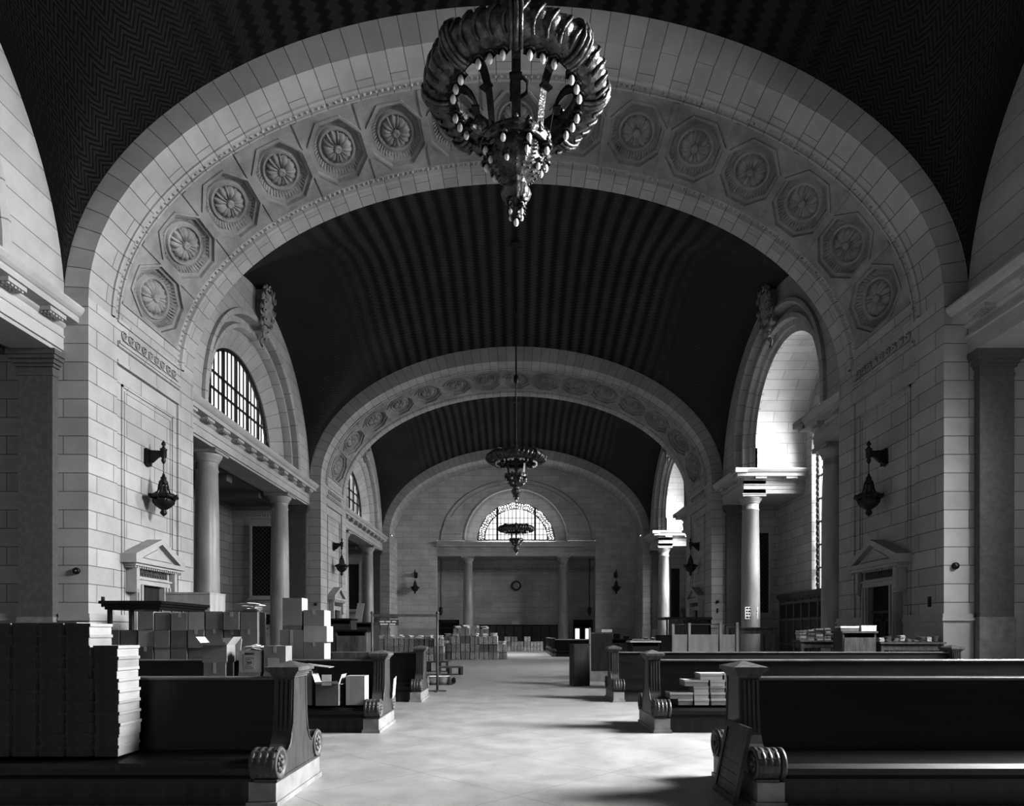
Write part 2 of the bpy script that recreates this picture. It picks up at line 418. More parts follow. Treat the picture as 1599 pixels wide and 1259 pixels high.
# ---- piers below the springing
def scroll_band(m,x,y0,y1,z,sgn):
    n=9; w=(y1-y0)/n
    for k in range(n):
        c=y0+(k+.5)*w; P=[]
        for i in range(22):
            t=i/21*3.6*pi; r=.02+.13*(t/(3.6*pi)); P.append((x-sgn*.03,c+r*cos(t),z+r*sin(t)))
        P.append((x-sgn*.03,c+w*.7,z-.16)); m.tube(P,.022,4)
def pier(side,y0,y1,k,decor=True):
    s=side; m=MB()
    xs=lambda v:s*v
    # core of the pier, with panel recess on the face to the hall
    if decor:
        m.box(xs(AX+.07),xs(18.5),y0+1.0,y1-1.0,0,ZS)
        m.box(xs(AX),xs(OX),y0,y0+CO0-.15,0,ZS); m.box(xs(AX),xs(OX),y0+CO1+.15,y1,0,ZS)
        m.box(xs(OX),xs(18.5),y0,y1,0,19.5)  # carried up unseen behind the vault to block leaking lamp light
        m.box(xs(AX),xs(OX),y0+CO0-.15,y0+CO1+.15,9.55,ZS)     # frieze zone
        m.box(xs(AX-.05),xs(OX),y0+CO0-.15,y0+CO1+.15,10.70,10.80)
        m.box(xs(AX-.09),xs(OX),y0+CO0-.15,y0+CO1+.15,10.08,10.16); m.box(xs(AX-.05),xs(OX),y0+CO0-.15,y0+CO1+.15,9.98,10.08)
        scroll_band(m,xs(AX),y0+CO0,y0+CO1,10.42,s)
        m.box(xs(AX-.03),xs(OX),y0+CO0-.15,y0+CO1+.15,9.5,9.62)
        a,b,zt=y0+CO0+.15,y0+CO1-.1,9.0                            # raised frame of the wall panel
        for (p,q,r,t) in ((a,b,zt-.07,zt),(a,a+.07,2.2,zt),(b-.07,b,2.2,zt)): m.box(xs(AX+.03),xs(AX+.12),p,q,r,t)
        for (p,q,r,t) in ((a+.15,b-.15,zt-.2,zt-.16),(a+.15,a+.19,2.2,zt-.2),(b-.19,b-.15,2.2,zt-.2)): m.box(xs(AX+.045),xs(AX+.12),p,q,r,t)
    else:
        m.box(xs(AX),xs(18.5),y0,y1,0,ZS)
    w=m.build('wall_%s'%('left' if s<0 else 'right'),'stone')
    struct(w,'stone pier at the %s, %s along the hall'%('left' if s<0 else 'right',['nearest','second','farthest','behind the viewer'][k]),'wall')
    # dado and belt
    d=MB()
    for (p,z0,z1) in ((.05,0,2.0),(.10,2.0,2.08),(.07,2.08,2.2),(.10,0,.35)):
        if decor:
            d.box(xs(AX-p),xs(AX+.1),y0-p,y0+CO0+.35,z0,z1); d.box(xs(AX-p),xs(AX+.1),y0+CO1-.7,y1+p,z0,z1)
        else: d.box(xs(AX-p),xs(AX+.1),y0-p,y1,z0,z1)
        d.box(xs(AX+.1),xs(12.33),y0-p,y0+.1,z0,z1); d.box(xs(13.3),xs(15.4 if s>0 else 16.8),y0-p,y0+.1,z0,z1)
        d.box(xs(AX+.1),xs(12.33),y1-.1,y1+p,z0,z1)
    struct(d.build('baseboard_%s'%('left' if s<0 else 'right'),'stone2'),'stone dado with belt moulding around the %s %s pier'%(['nearest','second','farthest','rear'][k],'left' if s<0 else 'right'),'dado')
    # dark pilasters set against both flanks of the pier
    for yy,dr in ((y0,-1),(y1,1)):
        if yy>64: continue
        p=MB(); x0,x1=12.38,13.3
        def bb(e,z0,z1,mm=p): mm.box(xs(x0-e),xs(x1+e),yy,yy+dr*(.22+e),z0,z1)
        bb(0,2.1,8.55)
        o=struct(empty('wall_pilaster',(0,0,0)),'dark flat stone pilaster on the %s flank of the %s %s pier'%('near' if dr<0 else 'far',['nearest','second','farthest','rear'][k],'left' if s<0 else 'right'),'pilaster')
        p.build('shaft','gran',o)
        c=MB(); 
        for e,z0,z1 in ((.02,8.55,8.62),(.0,8.62,8.78),(.05,8.78,8.86),(.10,8.86,8.96),(.16,8.96,9.06),(.2,9.06,9.2)): bb(e,z0,z1,c)
        c.build('capital','gran',o)
        c=MB()
        for e,z0,z1 in ((.03,.3,2.1),(.1,0,.3)): bb(e,z0,z1,c)
        c.build('base','marble',o)
for k,(y0,y1) in enumerate(PIERS):
    for s in (-1,1): pier(s,y0,y1,k,k<2)
for s in (-1,1):
    m=MB(); m.box(s*AX,s*18.5,YB,2.45,0,19); struct(m.build('wall_%s'%('left' if s<0 else 'right'),'stone'),'stone pier at the %s behind the viewer'%('left' if s<0 else 'right'),'wall')
m=MB(); m.box(-18.5,18.5,YB-.5,YB,0,22); struct(m.build('wall_back','stone'),'stone wall behind the viewer','wall')
m=MB(); m.box(-12,12,YB,2.45,18.6,19); struct(m.build('ceiling','vault'),'dark ceiling strip behind the viewer','ceiling')
# ---- vaults
def smax(a,b,k=.55):
    m=max(a,b); return m+k*math.log(math.exp((a-m)/k)+math.exp((b-m)/k))-0
def vz(x,y,mid,hl=7.78):
    u=min(1,abs(x)/(OX+.005)); v=min(1,abs(y-mid)/hl)
    a=ZS+OB*sqrt(max(0,1-u*u)); b=10.4+7.5*sqrt(max(0,1-v*v))
    d=1.5*(1-u*u)*(1-v*v)
    cor=.55*math.log(2)*0
    return smax(a,b)*1.0-.55*math.exp(-((a-b)/.55)**2)*.2+d-cor
for bi,(y0,y1) in enumerate(BAYS):
    mid=(y0+y1)/2; nx,ny=72,48; rows=[]; uvs=[]
    al=[0]; pr=None
    xsn=[-OX*cos(pi*i/nx) for i in range(nx+1)]
    for i in range(1,nx+1):
        a0=ZS+OB*sqrt(max(0,1-(xsn[i-1]/OX)**2)); a1=ZS+OB*sqrt(max(0,1-(xsn[i]/OX)**2))
        al.append(al[-1]+math.hypot(xsn[i]-xsn[i-1],a1-a0))
    for j in range(ny+1):
        y=mid-7.775*cos(pi*j/ny)
        rows.append([(x,y,vz(x,y,mid)) for x in xsn]); uvs.append([(al[i],y) for i in range(nx+1)])
    m=MB(); m.grid(rows,True,uvs=uvs)
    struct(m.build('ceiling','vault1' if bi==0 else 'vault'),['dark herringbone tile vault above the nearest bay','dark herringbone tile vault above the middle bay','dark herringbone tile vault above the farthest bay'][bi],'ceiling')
# ---- side bays
def column_obj(x,y,label,z1=9.2,group=None):
    o=empty('stone_column',(x,y,0)); tag(o,label,'column',group)
    b=MB(); b.box(-.66,.66,-.66,.66,0,.16); b.lathe([(.62,.16),(.66,.22),(.64,.30),(.56,.34),(.55,.40),(.60,.44),(.58,.50),(.53,.54)],seg=24); b.build('base','coln',o)
    s=MB(); s.lathe([(.53,.54),(.50,.8),(.50,3.0),(.475,6.0),(.43,z1-.85),(.46,z1-.83),(.46,z1-.78),(.43,z1-.76),(.43,z1-.5)],seg=32); s.build('shaft','coln',o)
    c=MB(); c.lathe([(.43,z1-.5),(.47,z1-.48),(.47,z1-.43),(.50,z1-.38),(.58,z1-.26),(.60,z1-.2),(.60,z1-.16)],seg=32); c.box(-.63,.63,-.63,.63,z1-.16,z1-.05); c.box(-.67,.67,-.67,.67,z1-.05,z1); c.build('capital','coln',o)
    return o
ENT=[(0,9.2),(0,9.42),(-.03,9.42),(-.03,9.62),(-.08,9.64),(-.08,9.70),(0,9.70),(0,9.88),(-.06,9.90),(-.12,9.96),(-.12,10.02),(-.46,10.04),(-.46,10.20),(-.50,10.22),(-.56,10.28),(-.62,10.38),(-.62,10.44),(.15,10.46),(.15,9.2)]
def entab_y(m,s,x,y0,y1,back=1.25,mut=True):
    """entablature running along the hall; x is its face to the hall"""
    P=[(s*(x+a),z) for a,z in ENT[:-2]]+[(s*(x+back),10.46),(s*(x+back),9.2)]
    m.prism(P,'y',y0,y1)
    if mut:
        n=max(1,int((y1-y0)/1.3)); w=(y1-y0)/n
        for k in range(n):
            c=y0+(k+.5)*w; m.box(s*(x-.40),s*(x-.05),c-.3,c+.3,9.93,10.04)
            for q in range(5):
                for r in range(3): m.box(s*(x-.36+r*.1),s*(x-.31+r*.1),c-.26+q*.11,c-.20+q*.11,9.88,9.93)
def entab_x(m,y,dr,x0,x1,mut=True):
    """return running away from the hall; dr = direction it faces along y"""
    P=[(y-dr*a,z+.004) for a,z in ENT[:-2]]+[(y-dr*1.0,10.464),(y-dr*1.0,9.204)]
    m.prism(P,'x',x0+.004,x1)
    if mut:
        n=max(1,int(abs(x1-x0)/1.2)); w=(x1-x0)/n
        for k in range(n):
            c=x0+(k+.5)*w; m.box(c-.3,c+.3,y+dr*.05,y+dr*.4,9.93,10.04)
def lunette(s,y0,y1,rings,z0,zb,mm=None,x=OX):
    mid=(y0+y1)/2; m=MB(); n=40; hl=7.775
    o,i_=[],[]; r=rings[0][0]
    for k in range(n+1):
        t=pi*k/n; yy=mid-hl*cos(t); o.append((s*x,yy,vz(OX,yy,mid)+.03)); i_.append((s*x,mid-r*cos(t),z0+r*sin(t)))
    m.grid([i_,o],False,uvs=[[(p[1],p[2]) for p in i_],[(p[1],p[2]) for p in o]])
    for q in (-1,1): m.quad([(s*x,mid+q*hl,zb),(s*x,mid+q*r,zb),(s*x,mid+q*r,z0),(s*x,mid+q*hl,vz(OX,mid+q*hl,mid)+.03)])
    prev=None; L=0
    for (rr,xx) in rings:
        row=[(s*xx,mid-rr,zb)]+[(s*xx,mid-rr*cos(pi*k/n),z0+rr*sin(pi*k/n)) for k in range(n+1)]+[(s*xx,mid+rr,zb)]
        uvr=lambda e:[(e,0)]+[(e,z0-zb+4*pi*k/n) for k in range(n+1)]+[(e,4*pi+2)]
        if prev: m.grid([prev[0],row],False,uvs=[uvr(prev[1]),uvr(L:=L+abs(xx-prev[2])+abs(rr-prev[3]))])
        prev=(row,L,xx,rr)
    return m
def arch_window(name,s,x,yc,z0,zb,r,glass,label,heavy=True):
    """half-round window in a plane facing the hall"""
    o=struct(empty(name,(0,0,0)),label,'window'); n=28
    gm=MB(); pts=[(s*(x+.12),yc-r,zb)]+[(s*(x+.12),yc-r*cos(pi*k/n),z0+r*sin(pi*k/n)) for k in range(n+1)]+[(s*(x+.12),yc+r,zb)]
    gm.quad(pts if s<0 else pts[::-1]); gm.build('glass',glass,o)
    fm=MB(); fm.tube([(s*x,yc-r,zb)]+[(s*x,yc-r*cos(pi*k/n),z0+r*sin(pi*k/n)) for k in range(n+1)]+[(s*x,yc+r,zb)],.10,4)
    fm.box(s*(x-.05),s*(x+.05),yc-r,yc+r,zb,zb+.12)
    fm.build('window_frame','iron',o)
    mu=MB()
    def top(yy): return z0+sqrt(max(0,r*r-(yy-yc)**2))
    nb=6
    for k in range(1,nb):
        yy=yc-r+2*r*k/nb; mu.box(s*(x-.06),s*(x+.05),yy-.07,yy+.07,zb,top(yy))
    for k in range(nb*3):
        yy=yc-r+2*r*(k+.0)/(nb*3)
        if k%3 and top(yy)-zb>.4: mu.box(s*(x-.02),s*(x+.03),yy-.025,yy+.025,zb,top(yy))
    for zz in (z0+r*.42,z0+r*.60):
        w=sqrt(max(0,r*r-(zz-z0)**2)); mu.box(s*(x-.04),s*(x+.04),yc-w,yc+w,zz-.04,zz+.04)
    if zb<9:
        zz=zb+1.2
        while zz<z0: mu.box(s*(x-.04),s*(x+.04),yc-r,yc+r,zz-.04,zz+.04); zz+=1.2
    mu.build('mullion','iron',o)
    return o
def cartouche(s,y,label):
    o=empty('cartouche',(s*(OX-.02),y,15.12)); tag(o,label,'ornament')
    sh=MB(); rows=[]
    for i in range(9):
        a=i/8; zz=1.15+1.45*a; w=.42*sin(pi*min(.95,.22+a*.62))*(1.0)
        w=.12+.36*sin(pi*(a*.62+.18))
        rows.append([(-s*(.42+.32*cos(q*pi/2)*(.7+.3*sin(pi*a))+.25*a),w*sin(q*pi/2),zz) for q in (-1,-.6,-.3,0,.3,.6,1)])
    sh.grid(rows,True); sh.build('shield','cart',o)
    fr=MB()
    for q in (-1,1):
        P=[];Rr=[]
        for i in range(19):
            a=i/18; P.append((-s*(.42+.25*a),q*(.16+.40*sin(pi*(a*.66+.14))),1.05+1.65*a)); Rr.append(.09+.05*sin(a*18))
        fr.tube(P,.1,7,rad=Rr)
        for (cz,cy,r) in ((2.55,.50,.2),(1.3,.40,.15),(2.0,.60,.13),(1.65,.56,.12),(2.8,.25,.18)):
            P=[(-s*(.5+.3*(cz-1)/1.8+.02*i),q*(cy+r*(1-i/16)*cos(i*.8)),cz+r*(1-i/16)*sin(i*.8)) for i in range(14)]
            fr.tube(P,.055,6,rad=[.075-.003*i for i in range(14)])
    for i in range(9):
        t=pi*i/8; fr.sph((-s*.72,.38*cos(t),2.72+.25*sin(t)),.12,7,5)
    fr.box(-s*.0,-s*.45,-.35,.35,1.2,2.7)
    fr.build('scroll_frame','cart',o)
    dr=MB()
    P=[];R2=[]
    for i in range(16):
        a=i/15; P.append((-s*(.28+.16*sin(a*2*pi)),.12*sin(a*4),1.15-1.0*a)); R2.append(.22*(1-a*.75)+.03*sin(a*20))
    dr.tube(P,.1,8,rad=R2)
    for k in range(5): dr.sph((-s*.45,.22*cos(k*1.3),1.0-.12*k),.09,6,4)
    dr.build('pendant','cart',o)
    o.scale=(.62,1.05,1)
    return o
BN=['nearest','middle','farthest']
wn=1
for bi,(y0,y1) in enumerate(BAYS):
    mid=(y0+y1)/2
    for s in (-1,1):
        sd='left' if s<0 else 'right'
        if s<0:
            m=lunette(s,y0,y1,[(5.75,OX),(5.75,OX-.14),(5.6,OX-.18),(5.5,OX-.1),(5.45,OX+.35),(5.2,OX+.35),(5.12,OX+.1),(4.95,OX+.1),(4.9,OX+.5),(4.72,OX+.45),(4.12,OX+.95),(4.1,OX+1.4)],10.75,10.4)
            m.box(s*(OX+.01),s*(OX+1.45),y0,y1,9.3,10.41)
            # close above the recess behind the arch
            struct(m.build('wall_left','stone3'),'left lunette wall above the entablature, %s bay'%BN[bi],'wall')
            e=MB(); entab_y(e,s,OX+.06,y0,y1,back=1.1); struct(e.build('trim_%d'%(10+bi),'stone2'),'long unbroken stone entablature along the left side, %s bay'%BN[bi],'entablature')
            arch_window('window_%d'%wn,s,OX+1.1,mid,10.75,10.45,4.08,'glassL','half-round barred window high on the left, %s bay'%BN[bi]); wn+=1
            # recess behind the columns
            w=MB(); w.box(s*LX,s*(LX+.5),y0,y1,0,9.3)
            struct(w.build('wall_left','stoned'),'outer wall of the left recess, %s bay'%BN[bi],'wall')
            c=MB(); c.box(s*(OX+1.4),s*LX,y0,y1,9.2,9.5)
            for q in range(1,4): c.box(s*(OX+1.4),s*LX,y0+(y1-y0)*q/4-.3,y0+(y1-y0)*q/4+.3,8.85,9.2)
            struct(c.build('ceiling','gran'),'flat ceiling of the left recess, %s bay'%BN[bi],'ceiling')  # dark stone puts the recess shade into the ceiling colour
        else:
            rr=4.05; zc=11.6
            m=lunette(s,y0,y1,[(5.4,OX),(5.4,OX-.14),(5.25,OX-.18),(5.15,OX-.1),(5.1,OX+.35),(4.85,OX+.35),(4.8,OX+.1),(4.6,OX+.1),(4.55,OX+.35),(4.3,OX+.4),(4.3,OX+.55),(rr,OX+.6),(rr,OX+.7)],zc,10.4)
            struct(m.build('wall_right','stone3'),'right lunette wall with deep arched opening, %s bay'%BN[bi],'wall')
            bm=MB(); n=32
            row=lambda xx:[(s*xx,mid-rr,10.3)]+[(s*xx,mid-rr*cos(pi*k/n),zc+rr*sin(pi*k/n)) for k in range(n+1)]+[(s*xx,mid+rr,10.3)]
            uvr=lambda e:[(e,0)]+[(e,1.3+12.7*k/n) for k in range(n+1)]+[(e,15.4)]
            bm.grid([row(OX+.6),row(RX)],True,uvs=[uvr(0),uvr(RX-OX-.6)])
            struct(bm.build('ceiling','stonef'),'bright stone barrel over the right recess, %s bay'%BN[bi],'ceiling')
            cy=(mid-4.85,mid+4.75)
            e=MB(); 
            entab_y(e,s,OX,y0,cy[0]+.55,back=1.2); entab_y(e,s,OX,cy[1]-.55,y1,back=1.2)
            entab_x(e,cy[0]+.55,1,s*(OX-.0),s*RX); entab_x(e,cy[1]-.55,-1,s*(OX-.0),s*RX)
            # cornice corners closing the returns to the hall
            e.box(s*(OX-.62),s*(OX),cy[0]+.4,cy[0]+1.165,10.21,10.455); e.box(s*(OX-.46),s*OX,cy[0]+.4,cy[0]+1.0,10.05,10.2)
            e.box(s*(OX-.62),s*(OX),cy[1]-1.165,cy[1]-.4,10.21,10.455); e.box(s*(OX-.46),s*OX,cy[1]-1.0,cy[1]-.4,10.05,10.2)
            e.box(s*(OX+.3),s*RX,y0,cy[0]-.3,9.22,9.4); e.box(s*(OX+.3),s*RX,cy[1]+.3,y1,9.22,9.4)
            struct(e.build('trim_%d'%(14+bi),'stone2'),'broken stone entablature turning into the right recess, %s bay'%BN[bi],'entablature')
            w=MB(); wr=3.3; n=28; z0=11.2
            # outer wall with an arched window opening
            i_=[(s*RX,mid-wr*cos(pi*k/n),z0+wr*sin(pi*k/n)) for k in range(n+1)]; o_=[(s*RX,mid-5.0*cos(pi*k/n),z0+5.6*sin(pi*k/n)) for k in range(n+1)]
            w.grid([i_,o_],False)
            w.box(s*RX,s*(RX+.5),y0,mid-wr,0,z0); w.box(s*RX,s*(RX+.5),mid+wr,y1,0,z0); w.box(s*RX,s*(RX+.5),mid-wr,mid+wr,0,3.9)
            struct(w.build('wall_right','stone'),'outer wall of the right recess around its tall window, %s bay'%BN[bi],'wall')
            arch_window('window_%d'%wn,s,RX+.35,mid,z0,3.9,wr,'glassR','tall arched window in the right recess, %s bay'%BN[bi]); wn+=1
            # carved jamb with small pierced ornament at the window
            lw=MB()
            for sy in (mid+wr-.18,):
                for k in range(26):
                    zz=4.2+k*.3; lw.tube([(s*(RX+.2),sy+.12*cos(t),zz+.13*sin(t)) for t in [2*pi*i/8 for i in range(8)]],.025,4,closed=True)
            struct(lw.build('trim_%d'%(20+bi),'iron'),'pierced iron border at the far edge of the tall right window, %s bay'%BN[bi],'grille')
    if bi>0:
        for s,cys in ((-1,(mid-4.05,mid+4.45)),(1,(mid-4.85,mid+4.75))):
            for q,cy in enumerate(cys):
                column_obj(s*12.8,cy,'%s round stone column on the %s side of the %s bay'%(['near','far'][q],'left' if s<0 else 'right',BN[bi]))
    cartouche(-1,mid,'carved stone cartouche above the left lunette window, %s bay'%BN[bi])
    cartouche(1,mid,'carved stone cartouche above the arched opening on the right, %s bay'%BN[bi])
# flank walls: grilled openings facing the camera in the recesses
def grille(x0,x1,z0,z1,y,label,n):
    o=struct(empty('window_%d'%n,(0,0,0)),label,'window')
    b=MB(); b.box(x0,x1,y-.03,y-.01,z0,z1); b.build('opening','black',o)
    fr=MB(); w=.14
    for a in ((x0-w,x0,z0-w,z1+w),(x1,x1+w,z0-w,z1+w),(x0,x1,z1,z1+w),(x0,x1,z0-w,z0)): fr.box(a[0],a[1],y-.12,y,a[2],a[3])
    fr.box(x0-w-.1,x1+w+.1,y-.18,y,z0-w-.1,z0-w); fr.build('window_frame','stone2',o)
    l=MB(); st=.24; k=z0-(x1-x0)
    while k<z1:
        for sg in (1,-1):
            # clipped diagonal bars
            pts=[]
            a0=max(0,(z0-k)) ; a1=min(x1-x0,(z1-k))
            if a1-a0>.05:
                if sg>0: l.tube([(x0+a0,y-.05,k+a0),(x0+a1,y-.05,k+a1)],.012,4)
                else: l.tube([(x1-a0,y-.06,k+a0),(x1-a1,y-.06,k+a1)],.012,4)
        k+=st
    l.build('lattice','metal',o)
gn=30
for k,(yy) in enumerate((39.4,60.8)):
    grille(-15.6,-14.35,3.9,8.0,yy,'dark latticed opening in the flank wall of the left recess, %s bay'%BN[k+1],gn); gn+=1
    m=MB(); m.box(-16.8,-13.4,yy-.06,yy,8.45,8.85); m.box(-16.8,-13.4,yy-.10,yy,8.85,8.95)
    for q in range(22): m.sph((-13.6-q*.145,yy-.07,8.65),.06,6,4)
    struct(m.build('trim_%d'%(40+k),'stone2'),'carved frieze in the left recess, %s bay'%BN[k+1],'frieze')
    grille(-15.4,-14.5,1.9,2.8,yy,'small dark opening below the lattice in the left recess, %s bay'%BN[k+1],gn); gn+=1
    grille(14.1,14.9,2.9,7.6,yy,'tall narrow dark window in the flank wall of the right recess, %s bay'%BN[k+1],gn); gn+=1
# ---- doors with pediments on the pier faces, and the sconces above
def pediment_door(s,y,n,label,leaf='wood2',leafdark=False):
    o=struct(empty('door_%d'%n,(s*(AX+.07),y,0),0),label,'door')
    sx=-s
    f=MB(); hw=.62
    for q in (-1,1):
        f.box(0,sx*.22,q*hw,q*(hw+.34),0,3.15); f.box(sx*.22,sx*.27,q*(hw+.06),q*(hw+.14),0,3.15); f.box(sx*.22,sx*.27,q*(hw+.24),q*(hw+.30),0,3.15)
    f.box(0,sx*.22,-hw-.34,hw+.34,3.15,3.3); f.box(0,sx*.27,-hw-.38,hw+.38,3.3,3.36); f.box(0,sx*.18,-hw-.34,hw+.34,3.36,3.68)
    for q in (-1,1):          # consoles
        f.box(0,sx*.34,q*(hw+.40),q*(hw+.56),2.9,3.68); f.sph((sx*.3,q*(hw+.48),3.0),.09,8,5)
    f.build('door_frame','stone2',o)
    fr=MB()
    for k in range(11):
        c=-.75+k*.15
        fr.tube([(sx*.2,c+.05*cos(t),3.52+.09*sin(t)) for t in [2*pi*i/8 for i in range(8)]],.022,4,closed=True)
    fr.box(sx*.18,sx*.185,-.86,.86,3.40,3.64)
    fr.build('carved_frieze','gran',o)
    p=MB(); W=1.45; T=.48
    p.box(0,sx*.40,-W+.12,W-.12,3.68,3.76)
    for k in range(22): p.box(0,sx*.36,-W+.16+k*.127,-W+.22+k*.127,3.62,3.70)
    p.box(0,sx*T,-W,W,3.76,3.90)
    for q in (-1,1):
        p.prism([(q*W,3.90),(q*W,4.02),(0,4.62),(0,4.46),(q*(W-.28),3.90)],'x',0,sx*T)
    p.prism([(-W+.2,3.90),(W-.2,3.90),(0,4.5)],'x',0,sx*.30)
    p.prism([(-W+.62,3.96),(W-.62,3.96),(0,4.30)],'x',0,sx*.34)
    p.build('pediment','stone2',o)
    d=MB(); d.box(sx*.0,sx*.04,-hw,hw,0.05,3.15); l=d.build('door_leaf','black' if leafdark else leaf,o)
    pn=MB()
    for q in (-1,1):
        for (z0,z1) in ((.3,1.0),(1.15,2.1)):
            for a in ((q*.08,q*.52,z0,z0+.05),(q*.08,q*.52,z1-.05,z1),(q*.08,q*.13,z0,z1),(q*.47,q*.52,z0,z1)): pn.box(sx*.04,sx*.07,*a)
    pn.box(sx*.04,sx*.1,-hw,hw,2.3,2.38); pn.box(sx*.04,sx*.08,-.02,.02,.05,2.3)
    pn.build('door_panel',leaf,o)
    h=MB(); h.sph((sx*.12,.07,1.05),.035,8,6); h.build('door_handle','bronze',o)
    return o
dn=1
for k,(y0,y1) in enumerate(PIERS[:2]):
    for s in (-1,1):
        pediment_door(s,y0+3.0,dn,'pedimented stone doorway in the %s %s pier'%(['nearest','second'][k],'left' if s<0 else 'right'),leafdark=(s>0)); dn+=1
def sconce(label):
    """hanging lantern on a wall bracket, projecting along local +x"""
    o=empty('wall_lantern'); tag(o,label,'wall lantern',None)
    b=MB(); b.box(0,.05,-.16,.16,6.95,7.45)
    b.prism([(0.0,7.42),(.5,7.40),(.5,7.26),(.33,7.20),(.20,7.08),(.05,7.0),(0,6.9)],'y',-.05,.05)
    b.lathe([(.001,6.98),(.04,7.02),(.07,7.1),(.05,7.16),(.09,7.22),(.09,7.42),(.12,7.45),(.05,7.5),(.03,7.56),(.07,7.6),(.05,7.66),(.001,7.74)],(.5,0,0),10)
    P=[(.12+.1*cos(t),.0,7.15+.1*sin(t)) for t in [i*.7 for i in range(9)]]; b.tube(P,.035,6)
    b.build('bracket','iron',o)
    c=MB()
    for k in range(6):
        zz=6.97-k*.055
        c.tube([(.5+(.018*cos(t) if k%2 else 0),(0 if k%2 else .018*cos(t)),zz+.035*sin(t)) for t in [2*pi*i/8 for i in range(8)]],.007,4,closed=True)
    c.build('chain','iron',o)
    l=MB(); cc=(.5,0,0)
    l.lathe([(.001,6.70),(.03,6.68),(.05,6.6),(.09,6.56),(.08,6.5),(.14,6.42),(.12,6.36)],cc,12)
    for k in range(8):
        t=2*pi*k/8; P=[(.5+r*cos(t),r*sin(t),z) for r,z in ((.11,6.40),(.14,6.30),(.15,6.2),(.20,6.08),(.30,6.0),(.38,5.98))]
        l.tube(P,.022,5)
        l.sph((.5+.40*cos(t),.40*sin(t),5.97),.055,7,5); l.sph((.5+.27*cos(t+.39),.27*sin(t+.39),6.03),.05,6,4)
        l.tube([(.5+.36*cos(t),.36*sin(t),5.93),(.5+.30*cos(t),.30*sin(t),5.8)],.02,5)
    l.lathe([(.30,6.03),(.38,6.0),(.39,5.93),(.30,5.90)],cc,24,ribs=12,amp=.05)
    l.build('lantern_body','iron',o)
    bw=MB(); bw.lathe([(.31,5.84),(.30,5.76),(.22,5.66),(.12,5.58),(.06,5.54),(.09,5.49),(.10,5.44),(.05,5.38),(.001,5.34)],cc,24,ribs=12,amp=.05)
    bw.build('lower_bowl','iron',o)
    gl=MB(); gl.lathe([(.10,6.3),(.13,6.1),(.18,5.98),(.22,5.86),(.15,5.7)],cc,12); gl.build('lamp_glass','metal',o)
    return o
sc0=sconce('black iron lantern on a bracket on the nearest left pier'); sc0.location=(-AX-.03,20.95,0)
dup(sc0,(AX+.03,20.95,0),pi,'black iron lantern on a bracket on the nearest right pier')
dup(sc0,(-AX-.03,42.35,0),0,'black iron lantern on a bracket on the second left pier')
dup(sc0,(AX+.03,42.35,0),pi,'black iron lantern on a bracket on the second right pier')
dup(sc0,(-9.75,64.7,.15),-pi/2,'black iron lantern on the end wall, left of the colonnade')
dup(sc0,(9.65,64.7,.15),-pi/2,'black iron lantern on the end wall, right of the colonnade')
# ------------------------------------------------------------------ end wall
YE=64.7; OW=7.7
m=MB()
m.box(-AX-.3,-OW,YE,YE+.5,0,ZS); m.box(OW,AX+.3,YE,YE+.5,0,ZS)
n=60; zc=10.75; r=5.15
i_=[(-r*cos(pi*k/n),YE,zc+r*sin(pi*k/n)) for k in range(n+1)]; o_=[(-(AX+.25)*cos(pi*k/n),YE,ZS+(AB+.3)*sin(pi*k/n)) for k in range(n+1)]
m.grid([i_,o_],False)
prev=i_
for rr,dy in ((5.1,.0),(5.1,-.07),(4.98,-.07),(4.92,.2),(4.7,.25),(4.6,.3),(3.85,.8),(3.85,1.1)):
    row=[(-rr*cos(pi*k/n),YE+dy,zc+rr*sin(pi*k/n)) for k in range(n+1)]
    m.grid([prev,row],False); prev=row
struct(m.build('wall_end','stonef'),'pale stone end wall of the hall','wall')
t=MB()
P=[(-7.3*cos(pi*k/n),YE-.03,zc+5.85*sin(pi*k/n)) for k in range(n+1)]; t.tube(P,.07,5)
for q in (-1,1): t.box(q*5.3,q*7.3,YE-.08,YE,zc+.55,zc+.63)
P=[(-6.9*cos(pi*k/n),YE-.02,zc+5.5*sin(pi*k/n)) for k in range(8,n-7)]; t.tube(P,.03,4)
for q in (-1,1): t.box(q*(OW-.0),q*(AX),YE-.06,YE,0,2.0); t.box(q*OW,q*AX,YE-.09,YE,2.0,2.15)
struct(t.build('trim_50','stone2'),'raised moulding around the far lunette','moulding')
e=MB(); P=[(YE+a*.5,z) for a,z in ENT[:-2]]+[(YE+1.2,10.75),(YE+1.2,9.2)]
e.prism([(YE,9.2),(YE,9.6),(YE-.05,9.62),(YE-.05,9.72),(YE,9.74),(YE,10.05),(YE-.2,10.1),(YE-.2,10.25),(YE-.35,10.45),(YE-.35,10.55),(YE,10.7),(YE+1.3,10.75),(YE+1.3,9.2)],'x',-OW,OW)
for k in range(9): c=-OW+(k+.5)*2*OW/9; e.box(c-.35,c+.35,YE-.16,YE,9.88,10.02)
struct(e.build('trim_51','stone2'),'stone entablature across the end colonnade','entablature')
o=struct(empty('window_%d'%wn,(0,0,0)),'bright half-round window at the far end of the hall','window')
R=3.8
gm=MB(); gm.quad([(-R*cos(pi*k/n),YE+1.1,zc+.1+R*sin(pi*k/n)) for k in range(n+1)]); gm.build('glass','glassE',o)
fm=MB(); fm.tube([(-R*cos(pi*k/n),YE+1,zc+.1+R*sin(pi*k/n)) for k in range(n+1)],.06,5); fm.box(-R,R,YE+.95,YE+1.05,zc+.05,zc+.2)
for q in (-1,1):
    xx=q*R*.49; fm.box(xx-.09,xx+.09,YE+.93,YE+1.05,zc+.1,zc+.1+sqrt(R*R-xx*xx))
fm.build('window_frame','iron',o)
mu=MB(); Ri=R*.82
